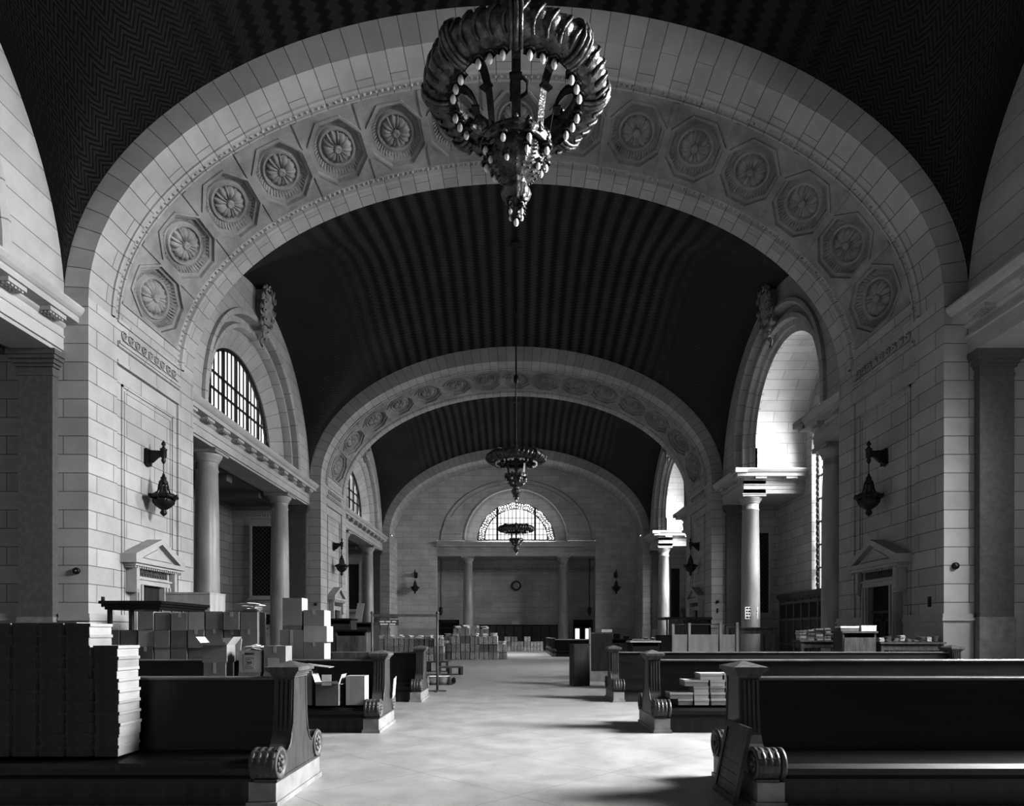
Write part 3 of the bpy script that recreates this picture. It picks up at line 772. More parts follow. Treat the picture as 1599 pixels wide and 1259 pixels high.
for k in range(-9,10):
    xx=k*.38
    if abs(xx)<Ri: mu.box(xx-.03,xx+.03,YE+.98,YE+1.02,zc+.1,zc+.1+sqrt(Ri*Ri-xx*xx))
for zz in (.55,1.1,1.65,2.2):
    w=sqrt(Ri*Ri-zz*zz); mu.box(-w,w,YE+.98,YE+1.02,zc+.1+zz,zc+.145+zz)
mu.build('mullion','metal',o)
gb=MB()
for k in range(46):
    t=pi*(k+.5)/46
    for rr,q in ((R*.87,.14),(R*.95,.12)):
        cx,cz=-rr*cos(t),zc+.1+rr*sin(t)
        gb.tube([(cx+q*cos(a+k),YE+1.0,cz+q*sin(a+k)) for a in [i*.75 for i in range(7)]],.045,4)
gb.tube([(-Ri*cos(pi*k/n),YE+1,zc+.1+Ri*sin(pi*k/n)) for k in range(n+1)],.035,4)
gb.build('scroll_border','iron',o)
# recess behind the end columns
m=MB(); YR=69.0
m.box(-9,9,YR,YR+.4,0,9.6); m.box(-9,-8.6,YE+.5,YR,0,9.6); m.box(8.6,9,YE+.5,YR,0,9.6)
struct(m.build('wall_end','stonef'),'back wall of the recess behind the end colonnade','wall')
m=MB(); m.box(-9,9,YE+1.2,YR+.4,9.25,9.6); struct(m.build('ceiling','stone2'),'ceiling of the recess behind the end colonnade','ceiling')
m=MB()
for k in range(60): m.sph((-8.4+k*.285,YR-.05,8.35),.11,6,4,sc=(1,.6,1.2))
m.box(-8.6,8.6,YR-.05,YR,8.55,8.62); m.box(-8.6,8.6,YR-.05,YR,8.05,8.12)
struct(m.build('trim_52','stone2'),'carved frieze along the end recess wall','frieze')
for q,x in (('left',-4.72),('right',4.6)): column_obj(x,YE+.65,'round stone column at the end of the hall, %s of the clock'%q)
w=empty('wood_wainscot',(0,YR,0)); tag(w,'dark panelled wood counter front along the end recess wall','wainscot')
m=MB(); m.box(-5.7,5.3,-.12,0,0,2.45); m.build('panelling','wood3',w)
m=MB(); m.box(-5.75,5.35,-.2,0,2.45,2.6)
for k in range(13): x=-5.7+k*.915; m.box(x-.06,x+.06,-.18,-.12,0,2.45)
m.build('rail','wood2',w)
for q,(x0,x1,lab) in enumerate(((-8.0,-5.9,'dark wooden doorway left of the end column'),(5.9,7.9,'doorway with bright glazed leaves at the far right of the end recess'))):
    o=struct(empty('door_%d'%(10+q),(0,YR,0)),lab,'door')
    m=MB(); m.box(x0,x0+.18,-.25,0,0,3.1); m.box(x1-.18,x1,-.25,0,0,3.1); m.box(x0,x1,-.25,0,2.75,3.1); m.box(x0,x1,-.2,0,2.2,2.3); m.build('door_frame','wood2',o)
    m=MB(); m.box(x0+.18,x1-.18,-.1,-.02,0,2.75); m.build('door_leaf','black',o)
    if q:
        for a,b in ((x0+.2,x0+.65),(x0+1.25,x0+1.6)): m=MB(); m.box(a,b,-.14,-.1,.7,2.2); m.build('glazing',glow('daylit door glass %d'%int(a*10),1.0),o)
ck=empty('wall_clock',(0,YR-.02,Z(915,69))); tag(ck,'round wall clock with pale face centred on end recess wall','clock')
m=MB(); m.lathe([(.40,0),(.50,-.06),(.50,-.14),(.40,-.16),(.36,-.1)],seg=28,axis='y'); m.build('rim','bronze',ck)
m=MB(); m.cyl((0,-.1,0),.38,-.01,24,'y'); m.build('face','clock',ck)
m=MB(); m.box(-.012,.012,-.125,-.115,-.05,.27); m.box(-.012,.012,-.125,-.115,-.05,.2,M=Matrix.Rotation(2.1,4,'Y')); m.build('hand','iron',ck)
nt=MB(); nt.box(-.45,.35,0,.02,0,.36); tag(nt.build('paper_notice','paper',loc=(.0,YR-.16,2.62)),'small white notice above the dark counter rail at far end','notice')
# end recess side lamps hanging by the columns
for q,x in (('left',-7.35),('right',7.15)):
    o=empty('hanging_drape',(x,YE+.25,0)); tag(o,'narrow dark hanging fixture by the %s jamb of the end opening'%q,'fixture')
    m=MB(); m.tube([(0,0,9.0),(.03,0,8),(-.03,0,6),(.02,0,4.2)],.05,6); m.build('cord','iron',o)
    m=MB(); m.lathe([(.02,4.3),(.16,4.2),(.2,3.8),(.1,3.5),(.02,3.4)],seg=10); m.build('lamp_head','iron',o)
# ------------------------------------------------------------------ chandeliers
def chandelier():
    o=empty('chandelier'); tag(o,'','chandelier')
    RZ=10.0; RR=1.13
    m=MB(); rows=[]; NS=240; NT=22
    for j in range(NT+1):
        a=2*pi*j/NT; row=[]
        for k in range(NS):
            t=2*pi*k/NS
            leaf=abs(sin(t*20)); lob=1+.20*leaf*(.5+.5*cos(a))+.07*sin(a*7+leaf*4)
            rr=RR+.215*cos(a)*lob; zz=RZ+.195*sin(a)*(1+.10*leaf)
            row.append((rr*cos(t),rr*sin(t),zz))
        rows.append(row)
    m.grid(rows,True,closed=True)
    for k in range(40):       # leaf midribs, curling
        t=2*pi*(k+.5)/40; P=[((RR+.27*cos(a))*cos(t+.06*sin(a*2)),(RR+.27*cos(a))*sin(t+.06*sin(a*2)),RZ+.22*sin(a)) for a in [-1.2+i*.35 for i in range(9)]]
        m.tube(P,.02,4,rad=[.03-.0022*i for i in range(9)])
        m.sph((P[-1][0],P[-1][1],P[-1][2]+.0),.035,5,4)
    m.build('leaf_ring','bronze2',o)
    m=MB(); m.lathe([(.92,9.90),(.92,9.86),(1.0,9.80),(1.10,9.80),(1.10,9.86),(1.0,9.92),(.92,9.90)],seg=64)
    m.build('ring_rim','bronze',o)
    for k in range(8):        # straps: over the ring and arms curving to the basket
        t=2*pi*k/8+pi/2*0+pi/8*0-pi/2
        ct,st=cos(t),sin(t)
        s=MB(); P=[((RR+.30*cos(a))*ct,(RR+.30*cos(a))*st,RZ+.25*sin(a)) for a in [-1.9+i*.4 for i in range(11)]]
        for dv in (-.07,0,.07): s.tube([(p[0]-st*dv,p[1]+ct*dv,p[2]) for p in P],.03 if dv else .045,5)
        s.sph((RR*ct,RR*st,RZ+.27),.06,8,5)
        s.build('strap','bronze2',o)
        a=MB(); Q=[(1.0,9.86),(.93,9.98),(.85,10.02),(.76,9.99),(.68,9.91),(.62,9.80),(.57,9.66),(.54,9.50),(.52,9.34),(.51,9.18)]
        rows=[]
        for r,z in Q: rows.append([(r*ct-st*w,r*st+ct*w,z+dz) for w,dz in ((-.065,0),(.065,0),(.065,.05),(-.065,.05))])
        a.grid(rows,False,closed=True)
        a.box(.565,.68,-.085,.085,9.70,9.73,M=Matrix.Rotation(t,4,'Z'))
        a.build('arm','bronze',o)
    b=MB(); b.lathe([(.47,9.52),(.53,9.50),(.54,9.42),(.50,9.36),(.52,9.32),(.46,9.28),(.47,9.52)],seg=48)
    for k in range(16):
        t=2*pi*k/16; P=[(.535*cos(t+.08*cos(q)),.535*sin(t+.08*cos(q)),9.44+.06*sin(q)) for q in [i*.9 for i in range(7)]]; b.tube(P,.02,4)
        b.sph((.5*cos(t),.5*sin(t),9.56),.045,6,4,sc=(1,1,1.4))
    sq=lambda mb_: setattr(mb_,'v',[(x,y,8.62+(z-8.62)*.65) for x,y,z in mb_.v]); sq(b); b.build('crown_band','bronze2',o)
    k_=MB(); k_.lathe([(.40,9.30),(.42,9.18),(.40,9.0),(.33,8.84),(.22,8.70),(.12,8.62)],seg=64,ribs=16,amp=.035)
    for k in range(16):
        t=2*pi*k/16
        for r,z in ((.43,9.2),(.44,9.12),(.43,9.04),(.41,8.96),(.38,8.88),(.33,8.80),(.27,8.73)): k_.sph((r*cos(t),r*sin(t),z),.022,5,4)
    sq(k_); k_.build('basket','bronze2',o)
    c=MB(); c.lathe([(.10,8.64),(.15,8.62),(.16,8.58),(.13,8.55),(.20,8.50),(.225,8.42),(.20,8.34),(.14,8.30),(.16,8.27),(.09,8.23),(.08,8.16)],seg=32,ribs=8,amp=.06); c.build('collar','bronze2',o)
    f_=MB(); f_.lathe([(.08,8.24),(.06,8.22),(.10,8.18),(.11,8.15),(.05,8.12),(.07,8.09),(.07,8.06)],seg=16)
    for k in range(6):
        t=2*pi*k/6; f_.tube([(.06*cos(t),.06*sin(t),8.16),(.12*cos(t),.12*sin(t),8.20),(.13*cos(t),.13*sin(t),8.14)],.015,5)
    f_.build('finial','bronze2',o)
    # bulbs
    lst=[]
    for k in range(32):
        if k%4==0: continue
        t=2*pi*k/32-pi/2; lst.append((.97*cos(t),.97*sin(t),9.78,1.25))
    for k in range(16):
        if k%2: t=2*pi*k/16; lst.append((.50*cos(t),.50*sin(t),9.0,1.15))
    for k in range(8): t=2*pi*k/8+.39; lst.append((.36*cos(t),.36*sin(t),8.80,1) if k%2 else (.42*cos(t),.42*sin(t),8.88,1))
    for k in range(4): t=2*pi*k/4+.78; lst.append((.125*cos(t),.125*sin(t),8.24,.95)); lst.append((.12*cos(t),.12*sin(t),8.14,.85))
    lst.append((0,0,8.03,1.1))
    b0=s0=None
    for x,y,z,q in lst:
        if b0 is None:
            mb=MB(); mb.lathe([(.001,-.085),(.022,-.075),(.032,-.05),(.03,-.02),(.015,.01)],seg=10); b0=mb.build('bulb','bulb',o); bb=b0
            ms=MB(); ms.lathe([(.05,.0),(.07,.015),(.045,.04),(.04,.075),(.015,.09)],seg=10,ribs=5,amp=.12); sk=ms.build('socket','bronze',b0)
        else:
            bb=b0.copy(); C.objects.link(bb); bb.parent=o; k2=sk.copy(); C.objects.link(k2); k2.parent=bb
        bb.location=(x,y,z); bb.scale=(q*1.15,)*3
    r=MB(); r.lathe([(.06,9.3),(.06,10.1),(.03,10.3),(.03,13.5),(.10,13.6),(.13,13.75),(.10,13.9),(.03,14.0),(.03,16.8),(.08,16.95),(.08,17.05),(.03,17.15),(.03,20.0),(.12,20.05),(.3,20.1)],seg=12)
    for q in range(3):
        t=q*2.1; r.tube([(.05*cos(t),.05*sin(t),9.9),(.16*cos(t),.16*sin(t),9.98),(.17*cos(t),.17*sin(t),10.15),(.06*cos(t),.06*sin(t),10.25)],.025,6)
    r.build('stem','iron',o)
    return o
ch=chandelier(); ch.location=(0,10.25,0); ch['label']='large nearest bronze chandelier hanging at top centre of the hall'
dup(ch,(0,31.65,0),0,'middle bronze chandelier hanging from a long rod down the hall')
dup(ch,(0,53.0,0),0,'small farthest chandelier silhouetted against the bright end window')
# ------------------------------------------------------------------ benches
def bench(L,name_label,group=None):
    """double-sided bench; local x runs 0..L, ends at both"""
    o=empty('waiting_bench'); tag(o,name_label,'bench',group)
    p=MB(); p.box(.26,L-.26,-.62,.62,0,.24); p.build('kick_board','wood2',o); p=MB(); p.box(0,.26,-.70,.70,0,.24); p.box(-.02,.28,-.72,.72,0,.05); p.build('plinth','marble',o); p=MB(); p.box(L-.26,L,-.70,.70,0,.24); p.box(L-.28,L+.02,-.72,.72,0,.05); p.build('plinth','marble',o)
    for q in (-1,1):
        s=MB(); s.prism([(q*.09,.45),(q*.58,.42),(q*.66,.41),(q*.705,.37),(q*.70,.31),(q*.64,.26),(q*.64,.24),(q*.09,.24)],'x',.2,L-.2); s.build('seat','wood',o)
    b=MB(); b.prism([(-.13,.45),(-.055,1.10),(-.05,1.165),(.05,1.165),(.055,1.10),(.13,.45)],'x',.2,L-.2); b.build('backrest','wood',o)
    b=MB(); b.prism([(-.08,1.166),(-.09,1.175),(-.09,1.19),(-.08,1.20),(.08,1.20),(.09,1.19),(.09,1.175),(.08,1.166)],'x',.2,L-.2); b.build('top_rail','rail',o)
    for x0,x1,fc in ((0,.20,-1),(L-.20,L,1)):
        half=[(.62,.245),(.70,.28),(.748,.34),(.755,.40),(.74,.47),(.69,.53),(.61,.555),(.54,.545),(.48,.505),(.42,.48),(.36,.49),(.30,.54),(.255,.62),(.225,.74),(.205,.90),(.195,1.05),(.19,1.20)]
        prof=[(y,z) for y,z in half]+[(-y,z) for y,z in half[::-1]]
        e=MB(); e.prism(prof,'x',x0,x1)
        xf=x0 if fc<0 else x1
        e.tube([(xf,y*.99,z) for y,z in half[5:]],.014,4); e.tube([(xf,-y*.99,z) for y,z in half[5:]],.014,4)
        e.box(x0-.01,x1+.01,-.70,.70,.235,.265)
        # reeded pilaster face of the post
        xb=x1 if fc<0 else x0
        for q in (-1,1):
            for k in range(4):
                xx=x0+.03+k*.045; e.prism([(q*.18,.62),(q*.25,.62),(q*.215,1.18),(q*.18,1.18)],'x',xx,xx+.025)
        ed=e.build('end_panel','oakend',o)
        for q in (-1,1):
            a=MB()
            for k in range(4): 
                xx=x0+(.02 if fc<0 else .0)+k*.065-(0 if fc<0 else .05)
                a.lathe([(.10,0),(.155,.008),(.16,.03),(.155,.052),(.10,.06)],(xx,q*.60,.40),20,axis='x')
            a.build('scroll_arm','oakend',ed)
        for q in (-1,1):
            rs=MB(); rs.lathe([(.15,0),(.15,fc*.02),(.125,fc*.02),(.12,fc*.005),(.001,fc*.005)],(xf,q*.60,.40),20,axis='x')
            for k in range(8):
                t=2*pi*k/8; rs.sph((xf+fc*.012,q*.60+.065*cos(t),.40+.065*sin(t)),.028,6,4,sc=(.5,1,1))
            rs.sph((xf+fc*.015,q*.60,.40),.03,8,5)
            rs.build('rosette','wood3',ed)
        c=MB(); xm=(x0+x1)/2
        for hx,hy,z0,z1 in ((.115,.205,1.20,1.225),(.13,.22,1.225,1.25),(.15,.245,1.25,1.27),(.17,.265,1.27,1.31)): c.box(xm-hx,xm+hx,-hy,hy,z0,z1)
        P=[(xm-.17,-.265),(xm+.17,-.265),(xm+.17,.265),(xm-.17,.265)]
        for k in range(4): c.quad([(*P[k],1.31),(*P[(k+1)%4],1.31),(xm,0,1.37)])
        c.build('cap','wood3',ed)
    return o
R1,R2,R3=7.02,11.75,16.75
bL=bench(8.7,'left front dark oak bench loaded with stacks of shallow boxes'); bL.location=(-2.28-8.7,R1,0)
def pb(x,y,lab,g_=None): return dup(bL,(x,y,0),0,lab,g_)
pb(-2.28-8.7,R2,'second dark oak bench on the left, heaped with cartons')
pb(-2.30-8.7,R3,'third dark oak bench on the left, behind the heap of cartons')
pb(2.29,R1,'right front dark oak bench with a slatted panel leaning on its end')
pb(2.30,R2,'second dark oak bench on the right, with pale cartons on its seat')
pb(2.35,R3,'third dark oak bench on the right, its empty seat lit')
for k,(y,x) in enumerate(((48.6,2.6),(51.6,2.6),(54.6,2.6),(57.6,2.6))):
    o=pb(x,y,'far right dark bench, %s of the four rows near the end wall'%ORD[k+1],'rows of benches at the far right')
# ------------------------------------------------------------------ boxes
def carton(name,w,d,h,loc,label,cat='box',m='card',rz=0,lid=None,group=None,tape=False,open_=False,lidm=None,tilt=None,flapa=1.0):
    """cardboard box with its base corner-centre at loc (centre of footprint)"""
    b=MB(); x,y=w/2,d/2
    bv=.006
    if open_:
        t=.012
        b.box(-x,x,-y,y,0,t); b.box(-x,x,-y,-y+t,t,h); b.box(-x,x,y-t,y,t,h); b.box(-x,-x+t,-y+t,y-t,t,h); b.box(x-t,x,-y+t,y-t,t,h)
    elif lid:
        b.box(-x+.006,x-.006,-y+.006,y-.006,0,h-lid)
    else:
        b.box(-x,x,-y,y,0,h)
    o=b.build(name,m); tag(o,label,cat,group); o.location=loc; o.rotation_euler=(0,0,rz)
    if tilt: o.rotation_euler=tilt
    if lid:
        l=MB(); l.box(-x,x,-y,y,h-lid,h); l.build('lid',lidm or m,o)
    if tape:
        l=MB(); l.box(-.025,.025,-y-.002,y+.002,h,h+.002); l.box(-.025,.025,-y-.003,-y-.0005,h*.75,h); l.build('tape','card3',o)
    if open_:
        fl=MB()
        for sx in (-1,1):
            a=flapa; fl.quad([(sx*x,-y,h),(sx*x,y,h),(sx*(x+.45*w*cos(a)),y,h+.45*w*sin(a)),(sx*(x+.45*w*cos(a)),-y,h+.45*w*sin(a))])
        fl.quad([(-x,-y,h),(x,-y,h),(x+.02,-y-.35*d,h+.06),(-x+.02,-y-.35*d,h+.04)])
        fl.build('flap','white' if m=='white' else 'card3',o)
    return o
# shallow file boxes on the front left bench: near seat
SZ=.455; BH=.108
def shallow(xr,top_n,nlay,who,idx):
    for k in range(nlay):
        j=random.uniform(-.010,.010)
        o=carton('file_box',.245,.37,BH,(xr-.1225+j,R1-.345+random.uniform(-.01,.01),SZ+k*BH),'dark-fronted shallow file box, %s from the top of %s'%(ORD[nlay-k],who),m='card2',lid=.035,group='shallow file boxes on the front left bench',rz=random.uniform(-.02,.02),lidm='card2')
shx=-3.87
def shallow2(xr,n,who):
    for k in range(n):
        j=random.uniform(-.004,.004) if n>10 else random.uniform(-.009,.009)+.012*sin(k*.6)
        b=MB(); b.box(-.114,.110,-.18,.18,0,BH-.002); wm=random.choice(['white','whitea','white'])
        o=b.build('file_box',wm); tag(o,'shallow file box, %s from top in %s'%(ORD[n-k],who),'box','shallow file boxes on the front left bench')
        o.location=(xr-.1225+j,R1-.355,SZ+k*BH); o.rotation_euler=(0,0,random.uniform(-.012,.012))
        l=MB(); l.box(-.114,.110,-.186,-.180,.004,BH-.002); l.build('shaded_front','wood2',o)  # box and lid fronts darkened in colour for the shade on them
        l=MB(); l.box(-.121,.121,-.187,.183,BH-.03,BH); l.build('lid',wm,o)
        l=MB(); l.box(-.122,.122,-.190,-.187,BH-.03,BH); l.build('shaded_lid_front','wood2',o)
shallow2(-3.86,10,'the short stack nearest the bench end')
for k,n in enumerate((12,12,12,12)):
    shallow2(-4.145-.258*k,n,'the tall stack %s from right'%ORD[k+1])
lid=MB(); lid.box(-.4,.3,-.14,.14,0,.008,rot=.02); tag(lid.build('paper_sheet','white',loc=(-4.62,R1-.35,SZ+12*BH+.003)),'white sheet lying on top of the tall left file boxes','paper')
# heap of cartons behind the second left bench (on its far seat)
YH=R2+.42
xc=-7.45; col=0; HT=[]
rows_h=[.62,.33,.32,.32]
while xc<-4.72:
    w=random.uniform(.29,.34); z=.455
    for r in range(4):
        if r==3 and col in (0,1,10): pass
        h=rows_h[r]+random.uniform(-.01,.01)
        if r==3 and col in (0,1): break
        mm=random.choice(['card','card','card2','card3'] if r<3 else ['card','card3','card'])
        lab='brown carton, %s from left in the %s row of the big heap'%(ORD[col+1] if r<3 else ORD[col+1],['bottom','lower middle','upper middle','top'][r])
        sd=carton('cardboard_carton',w-.022,.40,h-.002,(xc+w/2,YH+random.uniform(-.02,.02),z),lab,m=mm,group='cartons heaped behind the second left bench',tape=random.random()<.5,rz=random.uniform(-.02,.02)*(r>1))
        z+=h
    HT.append((xc+w/2,z)); xc+=w; col+=1
# individually seen cartons
def PB(name,px0,px1,py0,z,D,depth,label,**kw):
    x0,x1=X(px0,D),X(px1,D); h=Z(py0,D)-z
    return carton(name,abs(x1-x0),depth,h,((x0+x1)/2,D+depth/2,z),label,**kw)
def htop(x):
    return max([z for cx,z in HT if abs(cx-x)<.28] or [.455])
def lit_side(o,w,d,h):  # thin pale face: light on the right side put into the colour
    l=MB(); l.box(w/2,w/2+.003,-d/2,d/2,0,h); l.build('lit_face','white',o)
# near seat of the second bench
YN=R2-.62
PB('cardboard_carton',318,352,1035,.455,YN,.34,'squat brown carton on second left bench under the open-flapped one',m='card',tape=True)
zt=Z(1035,YN)
PB('open_carton',316,354,1008,zt+.002,YN,.34,'open carton with raised flaps on top of the squat one',m='card',open_=True,flapa=.9)
fb=MB(); fb.box(-.16,.16,-.01,.01,0,.40,M=Matrix.Rotation(-.25,4,'X')); tag(fb.build('loose_cardboard','white',loc=(X(362,YN+.42),YN+.36,zt+.02)),'large pale cardboard flap standing behind the open carton','cardboard')
o=PB('cardboard_carton',372,406,1050,.455,YN,.34,'low carton under the overfilled box with a printed label',m='card')
zt=Z(1050,YN)
o=PB('labelled_box',373,408,1016,zt,YN+.01,.30,'tall overfilled box with a printed label on its front',m='card3')
l=MB(); l.box(-.10,.08,-.155,-.151,.05,.28); l.build('label_sheet','card3',o); l=MB(); l.box(-.09,.07,-.156,-.155,.295,.32)
for r_ in range(7):
    zz_=.065+r_*.028
    if r_==3: l.box(-.05,.03,-.1565,-.155,zz_-.004,zz_+.016)
    else: l.box(-.085,.065-.03*(r_%3),-.156,-.155,zz_,zz_+.007)
l.build('lettering','wood2',o); l=MB()
for k in range(14): l.box(-.12,.12,-.08,.08,-.002,.002,M=Matrix.Translation((random.uniform(-.06,.06),random.uniform(-.04,.04),.37+k*.005))@Matrix.Rotation(random.uniform(-.3,.3),4,'Y')@Matrix.Rotation(random.uniform(-.5,.5),4,'Z'))
l.build('papers','paper',o)
PB('cardboard_carton',411,444,1052,.455,YN,.34,'bottom carton right of the labelled box, on the bench seat',m='card')
zt=Z(1052,YN)
o=PB('taped_carton',412,446,1009,zt,YN,.32,'carton with pale tape and a pasted sheet right of the labelled box',m='card',tape=True)
l=MB(); l.box(-.12,.07,-.163,-.16,.05,.26); l.build('label_sheet','card3',o)
# on the far seat at the right end of the heap: columns that carry the upright cartons
DF=R2+.24
def col_stack(px0,px1,pys,cols,labs,mats,D=DF,depth=.42,z=.455,lit_layers=()):
    for i,py in enumerate(pys):
        o=PB('cardboard_carton',px0+cols[i][0],px1+cols[i][1],py,z,D,depth,labs[i],m=mats[i],tape=(i%2==1)); w=abs(X(px1+cols[i][1],D)-X(px0+cols[i][0],D)); h=Z(py,D)-z
        if i in lit_layers: lit_side(o,w,depth,h)
        z=Z(py,D)
col_stack(474,506,[1030,1003,978,953],[(0,0),(0,0),(0,4),(0,0)],['lowest carton at the right end of the heap','carton with a bright side, third down at the right end','lit-sided carton jutting out near the right end of the heap','lit-sided carton topping the right end of the heap'],['card2','card','card3','card'],lit_layers=(1,2,3))
o=PB('tall_carton',437,473,984,.455,DF,.40,'big tall brown carton with bright right side at the front of the heap',m='card',tape=True); lit_side(o,abs(X(473,DF)-X(437,DF)),.40,Z(984,DF)-.455)
o=PB('folded_carton',441,471,977,Z(984,DF)+.003,DF,.34,'flat folded carton under the tall upright carton',m='card2')
o=PB('cardboard_carton',441,471,934,Z(977,DF)+.003,DF,.34,'tall upright carton crowning the heap, its right side bright',m='card'); lit_side(o,abs(X(471,DF)-X(441,DF)),.34,Z(934,DF)-Z(977,DF))
# loose papers and an odd opened box on the heap's top
hp=empty('paper_pile',(xc-.2,YH,htop(xc-.2)+.003)); tag(hp,'untidy pile of papers on top of the heap left of the upright carton','papers')
l=MB()
for k in range(16): l.box(-.15,.15,-.1,.1,0,.006,M=Matrix.Translation((random.uniform(-.08,.08),random.uniform(-.08,.08),k*.0105+.0))@Matrix.Rotation(random.uniform(-.6,.6),4,'Z'))
l.build('sheets','paper',hp)
# near seat, right part of second left bench
zz=.455
PB('cardboard_carton',474,487,1048,zz,YN,.30,'dark carton wedged behind the front bench post',m='card')
l=MB(); l.box(-.22,.22,-.17,.17,0,.012,M=Matrix.Rotation(.12,4,'Y')); tag(l.build('loose_cardboard','white',loc=(X(492,YN),YN+.2,Z(1044,YN)+.03)),'pale folded cardboard lying over the dark carton behind the front post','cardboard')
o=carton('open_carton',.38,.34,.36,(X(515,YN+.1),YN+.10,zz),'open dark carton with a white paper hanging out, second left bench',m='card2',open_=True,flapa=1.25)
l=MB(); l.box(-.07,.09,-.23,-.225,.34,.52); l.box(-.2,.2,-.1,.1,.37,.375,M=Matrix.Rotation(.1,4,'Y')); l.build('papers','paper',o)
o=PB('cardboard_carton',540,569,1056,zz,YN+.02,.32,'clean upright carton with lit side at the aisle end of second bench',m='card3'); lit_side(o,abs(X(569,YN+.02)-X(540,YN+.02)),.32,Z(1056,YN+.02)-zz)
l=MB(); l.box(-.005,.005,-.15,.15,0,.36,M=Matrix.Rotation(.15,4,'X')@Matrix.Rotation(.10,4,'Y')); tag(l.build('leaning_board','white',loc=(-2.24,R2+.42,.50)),'white board leaning on the end of the second left bench','board')
l=MB(); l.box(-.33,.33,-.02,.02,0,.11); tag(l.build('wooden_strip','wood3',loc=(X(548,R2),R2+.0,1.212)),'flat oak board laid along the top of the second left bench','board')
# cartons on second right bench, near seat
YQ=R2-.58
def q(px0,px1,py0,py1,lab,z=None):
    zb=z; o=carton('file_carton',abs(X(px1,YQ)-X(px0,YQ)),.36,Z(py0,YQ)-Z(py1,YQ),((X(px0,YQ)+X(px1,YQ))/2,YQ+.18,Z(py1,YQ)),lab,m='print1' if (px0+py0)%2 else 'card3',lid=.04,lidm='card3',group='pale cartons on the second right bench'); return o
zz0=Z(1098,YQ)
def rowq(xs_,z,h,lab):
    for k,(a,b) in enumerate(xs_):
        carton('file_carton',abs(X(b,YQ)-X(a,YQ))-.006,.36,h-.001,((X(a,YQ)+X(b,YQ))/2,YQ+.16+random.uniform(-.02,.02),z),'%s, %s from the left'%(lab,ORD[k+1]),m='card3' if (k+int(z*50))%2 else 'card',lid=.035,lidm='card3',group='pale cartons on the second right bench')
hq=.106
rowq([(1058,1082),(1083,1107),(1109,1133),(1134,1158)],.455,hq,'pale shallow carton in the bottom row on second right bench')
rowq([(1045,1082),(1083,1107),(1109,1133),(1134,1158)],.455+hq,hq,'pale shallow carton in the second row on second right bench')
rowq([(1083,1107),(1108,1132),(1133,1157)],.455+2*hq,hq,'pale shallow carton in the third row on second right bench')
rowq([(1068,1106),(1108,1132),(1133,1157)],.455+3*hq,hq,'pale shallow carton in the fourth row on second right bench')
rowq([(1092,1128),(1130,1156)],.455+4*hq,hq*1.05,'pale shallow carton in the top row on second right bench')
# slatted shutter leaning on the right front bench
sh=empty('slatted_panel',(2.10,6.72,0)); tag(sh,'dark slatted wooden shutter leaning on the end of right front bench','shutter')
M=Matrix.Rotation(.20,4,'Y')
m=MB(); m.box(-.02,.02,-.33,-.27,0,.76,M=M); m.box(-.02,.02,.27,.33,0,.76,M=M); m.box(-.02,.02,-.27,.27,0,.07,M=M); m.box(-.02,.02,-.27,.27,.69,.76,M=M); m.build('frame','wood2',sh)
m=MB()
for k in range(6): m.box(-.008,.006,-.27,.27,.075+k*.103,.172+k*.103,M=M)
m.build('slat','wood2',sh)
# ------------------------------------------------------------------ strapped paper bundles far down the hall
def bundle(w,h,d,mm):
    return w,h,d,mm
cnt=0
def pile(x0,y,ncols,heights,w,h,name,desc,jit=.03,tops=True):
    for c in range(ncols):
        z=0
        for r in range(heights[c]):
            hh=h*random.uniform(.96,1.04)
            o=carton('paper_bundle',w*.91,w*.8,hh-.012,(x0+c*w+random.uniform(-jit,jit)*(r>0)*.6,y+random.uniform(-.05,.05),z),'%s, %s column from left, %s up'%(desc,ORD[c+1],ORD[r+1]),cat='bundle',m=random.choice(['print2','print2','print1','card3','card']),group=name,rz=random.uniform(-.08,.08)*(r>0))
            s=MB(); s.box(-.015,.015,-w*.4-.006,w*.4+.006,0.001,hh-.009); s.build('strap','iron',o)
            z+=hh
        if tops:
            p=MB()
            for k in range(6): p.box(-.2,.2,-.14,.14,0,.03,M=Matrix.Translation((random.uniform(-.05,.05),random.uniform(-.05,.05),k*.034))@Matrix.Rotation(random.uniform(-.05,.05),4,'Y')@Matrix.Rotation(random.uniform(-.8,.8),4,'Z'))
            tag(p.build('loose_papers','paper',loc=(x0+c*w,y,z+.004)),'loose papers topping the %s column of %s'%(ORD[c+1],name),'papers','loose papers on the bundles')
W=.60
pile(X(698,43),43,7,[2,3,4,3,3,3,2],W,.50,'the near centre stack','bundle in the near centre stack')
pile(X(700,45)+.1,44.2,6,[3,4,4,4,4,3],W,.50,'the row behind the centre stack','bundle in the row behind the centre stack')
pile(X(592,40),40.2,7,[3,3,3,3,3,3,3],W,.46,'the stack behind the empty garment rail','bundle in the stack behind the metal frame')
pile(X(772,63),63.4,8,[2,2,3,3,2,3,2,2],.62,.46,'the low row by the end columns','bundle in the low row by the end columns',tops=False)
# ------------------------------------------------------------------ metal frame on the left of the aisle
fr=empty('metal_frame',(0,19,0)); tag(fr,'tall empty metal rail frame standing on the left of the aisle','frame')
xa,xb=X(683,19),X(581,19); zt=Z(961,19)
for x in (xa,xb):
    m=MB(); m.cyl((x,0,0.02),.035,zt-.02+.06,8); m.sph((x,0,zt+.07),.05,8,6); m.build('post','metal',fr)
    m=MB(); m.box(x-.25,x+.25,-.03,.03,0,.04); m.box(x-.03,x+.03,-.25,.25,0,.04); m.build('foot','metal',fr)
m=MB(); m.box(xb,xa,-.02,.02,zt-.04,zt+.03); m.build('top_rail','metal',fr)
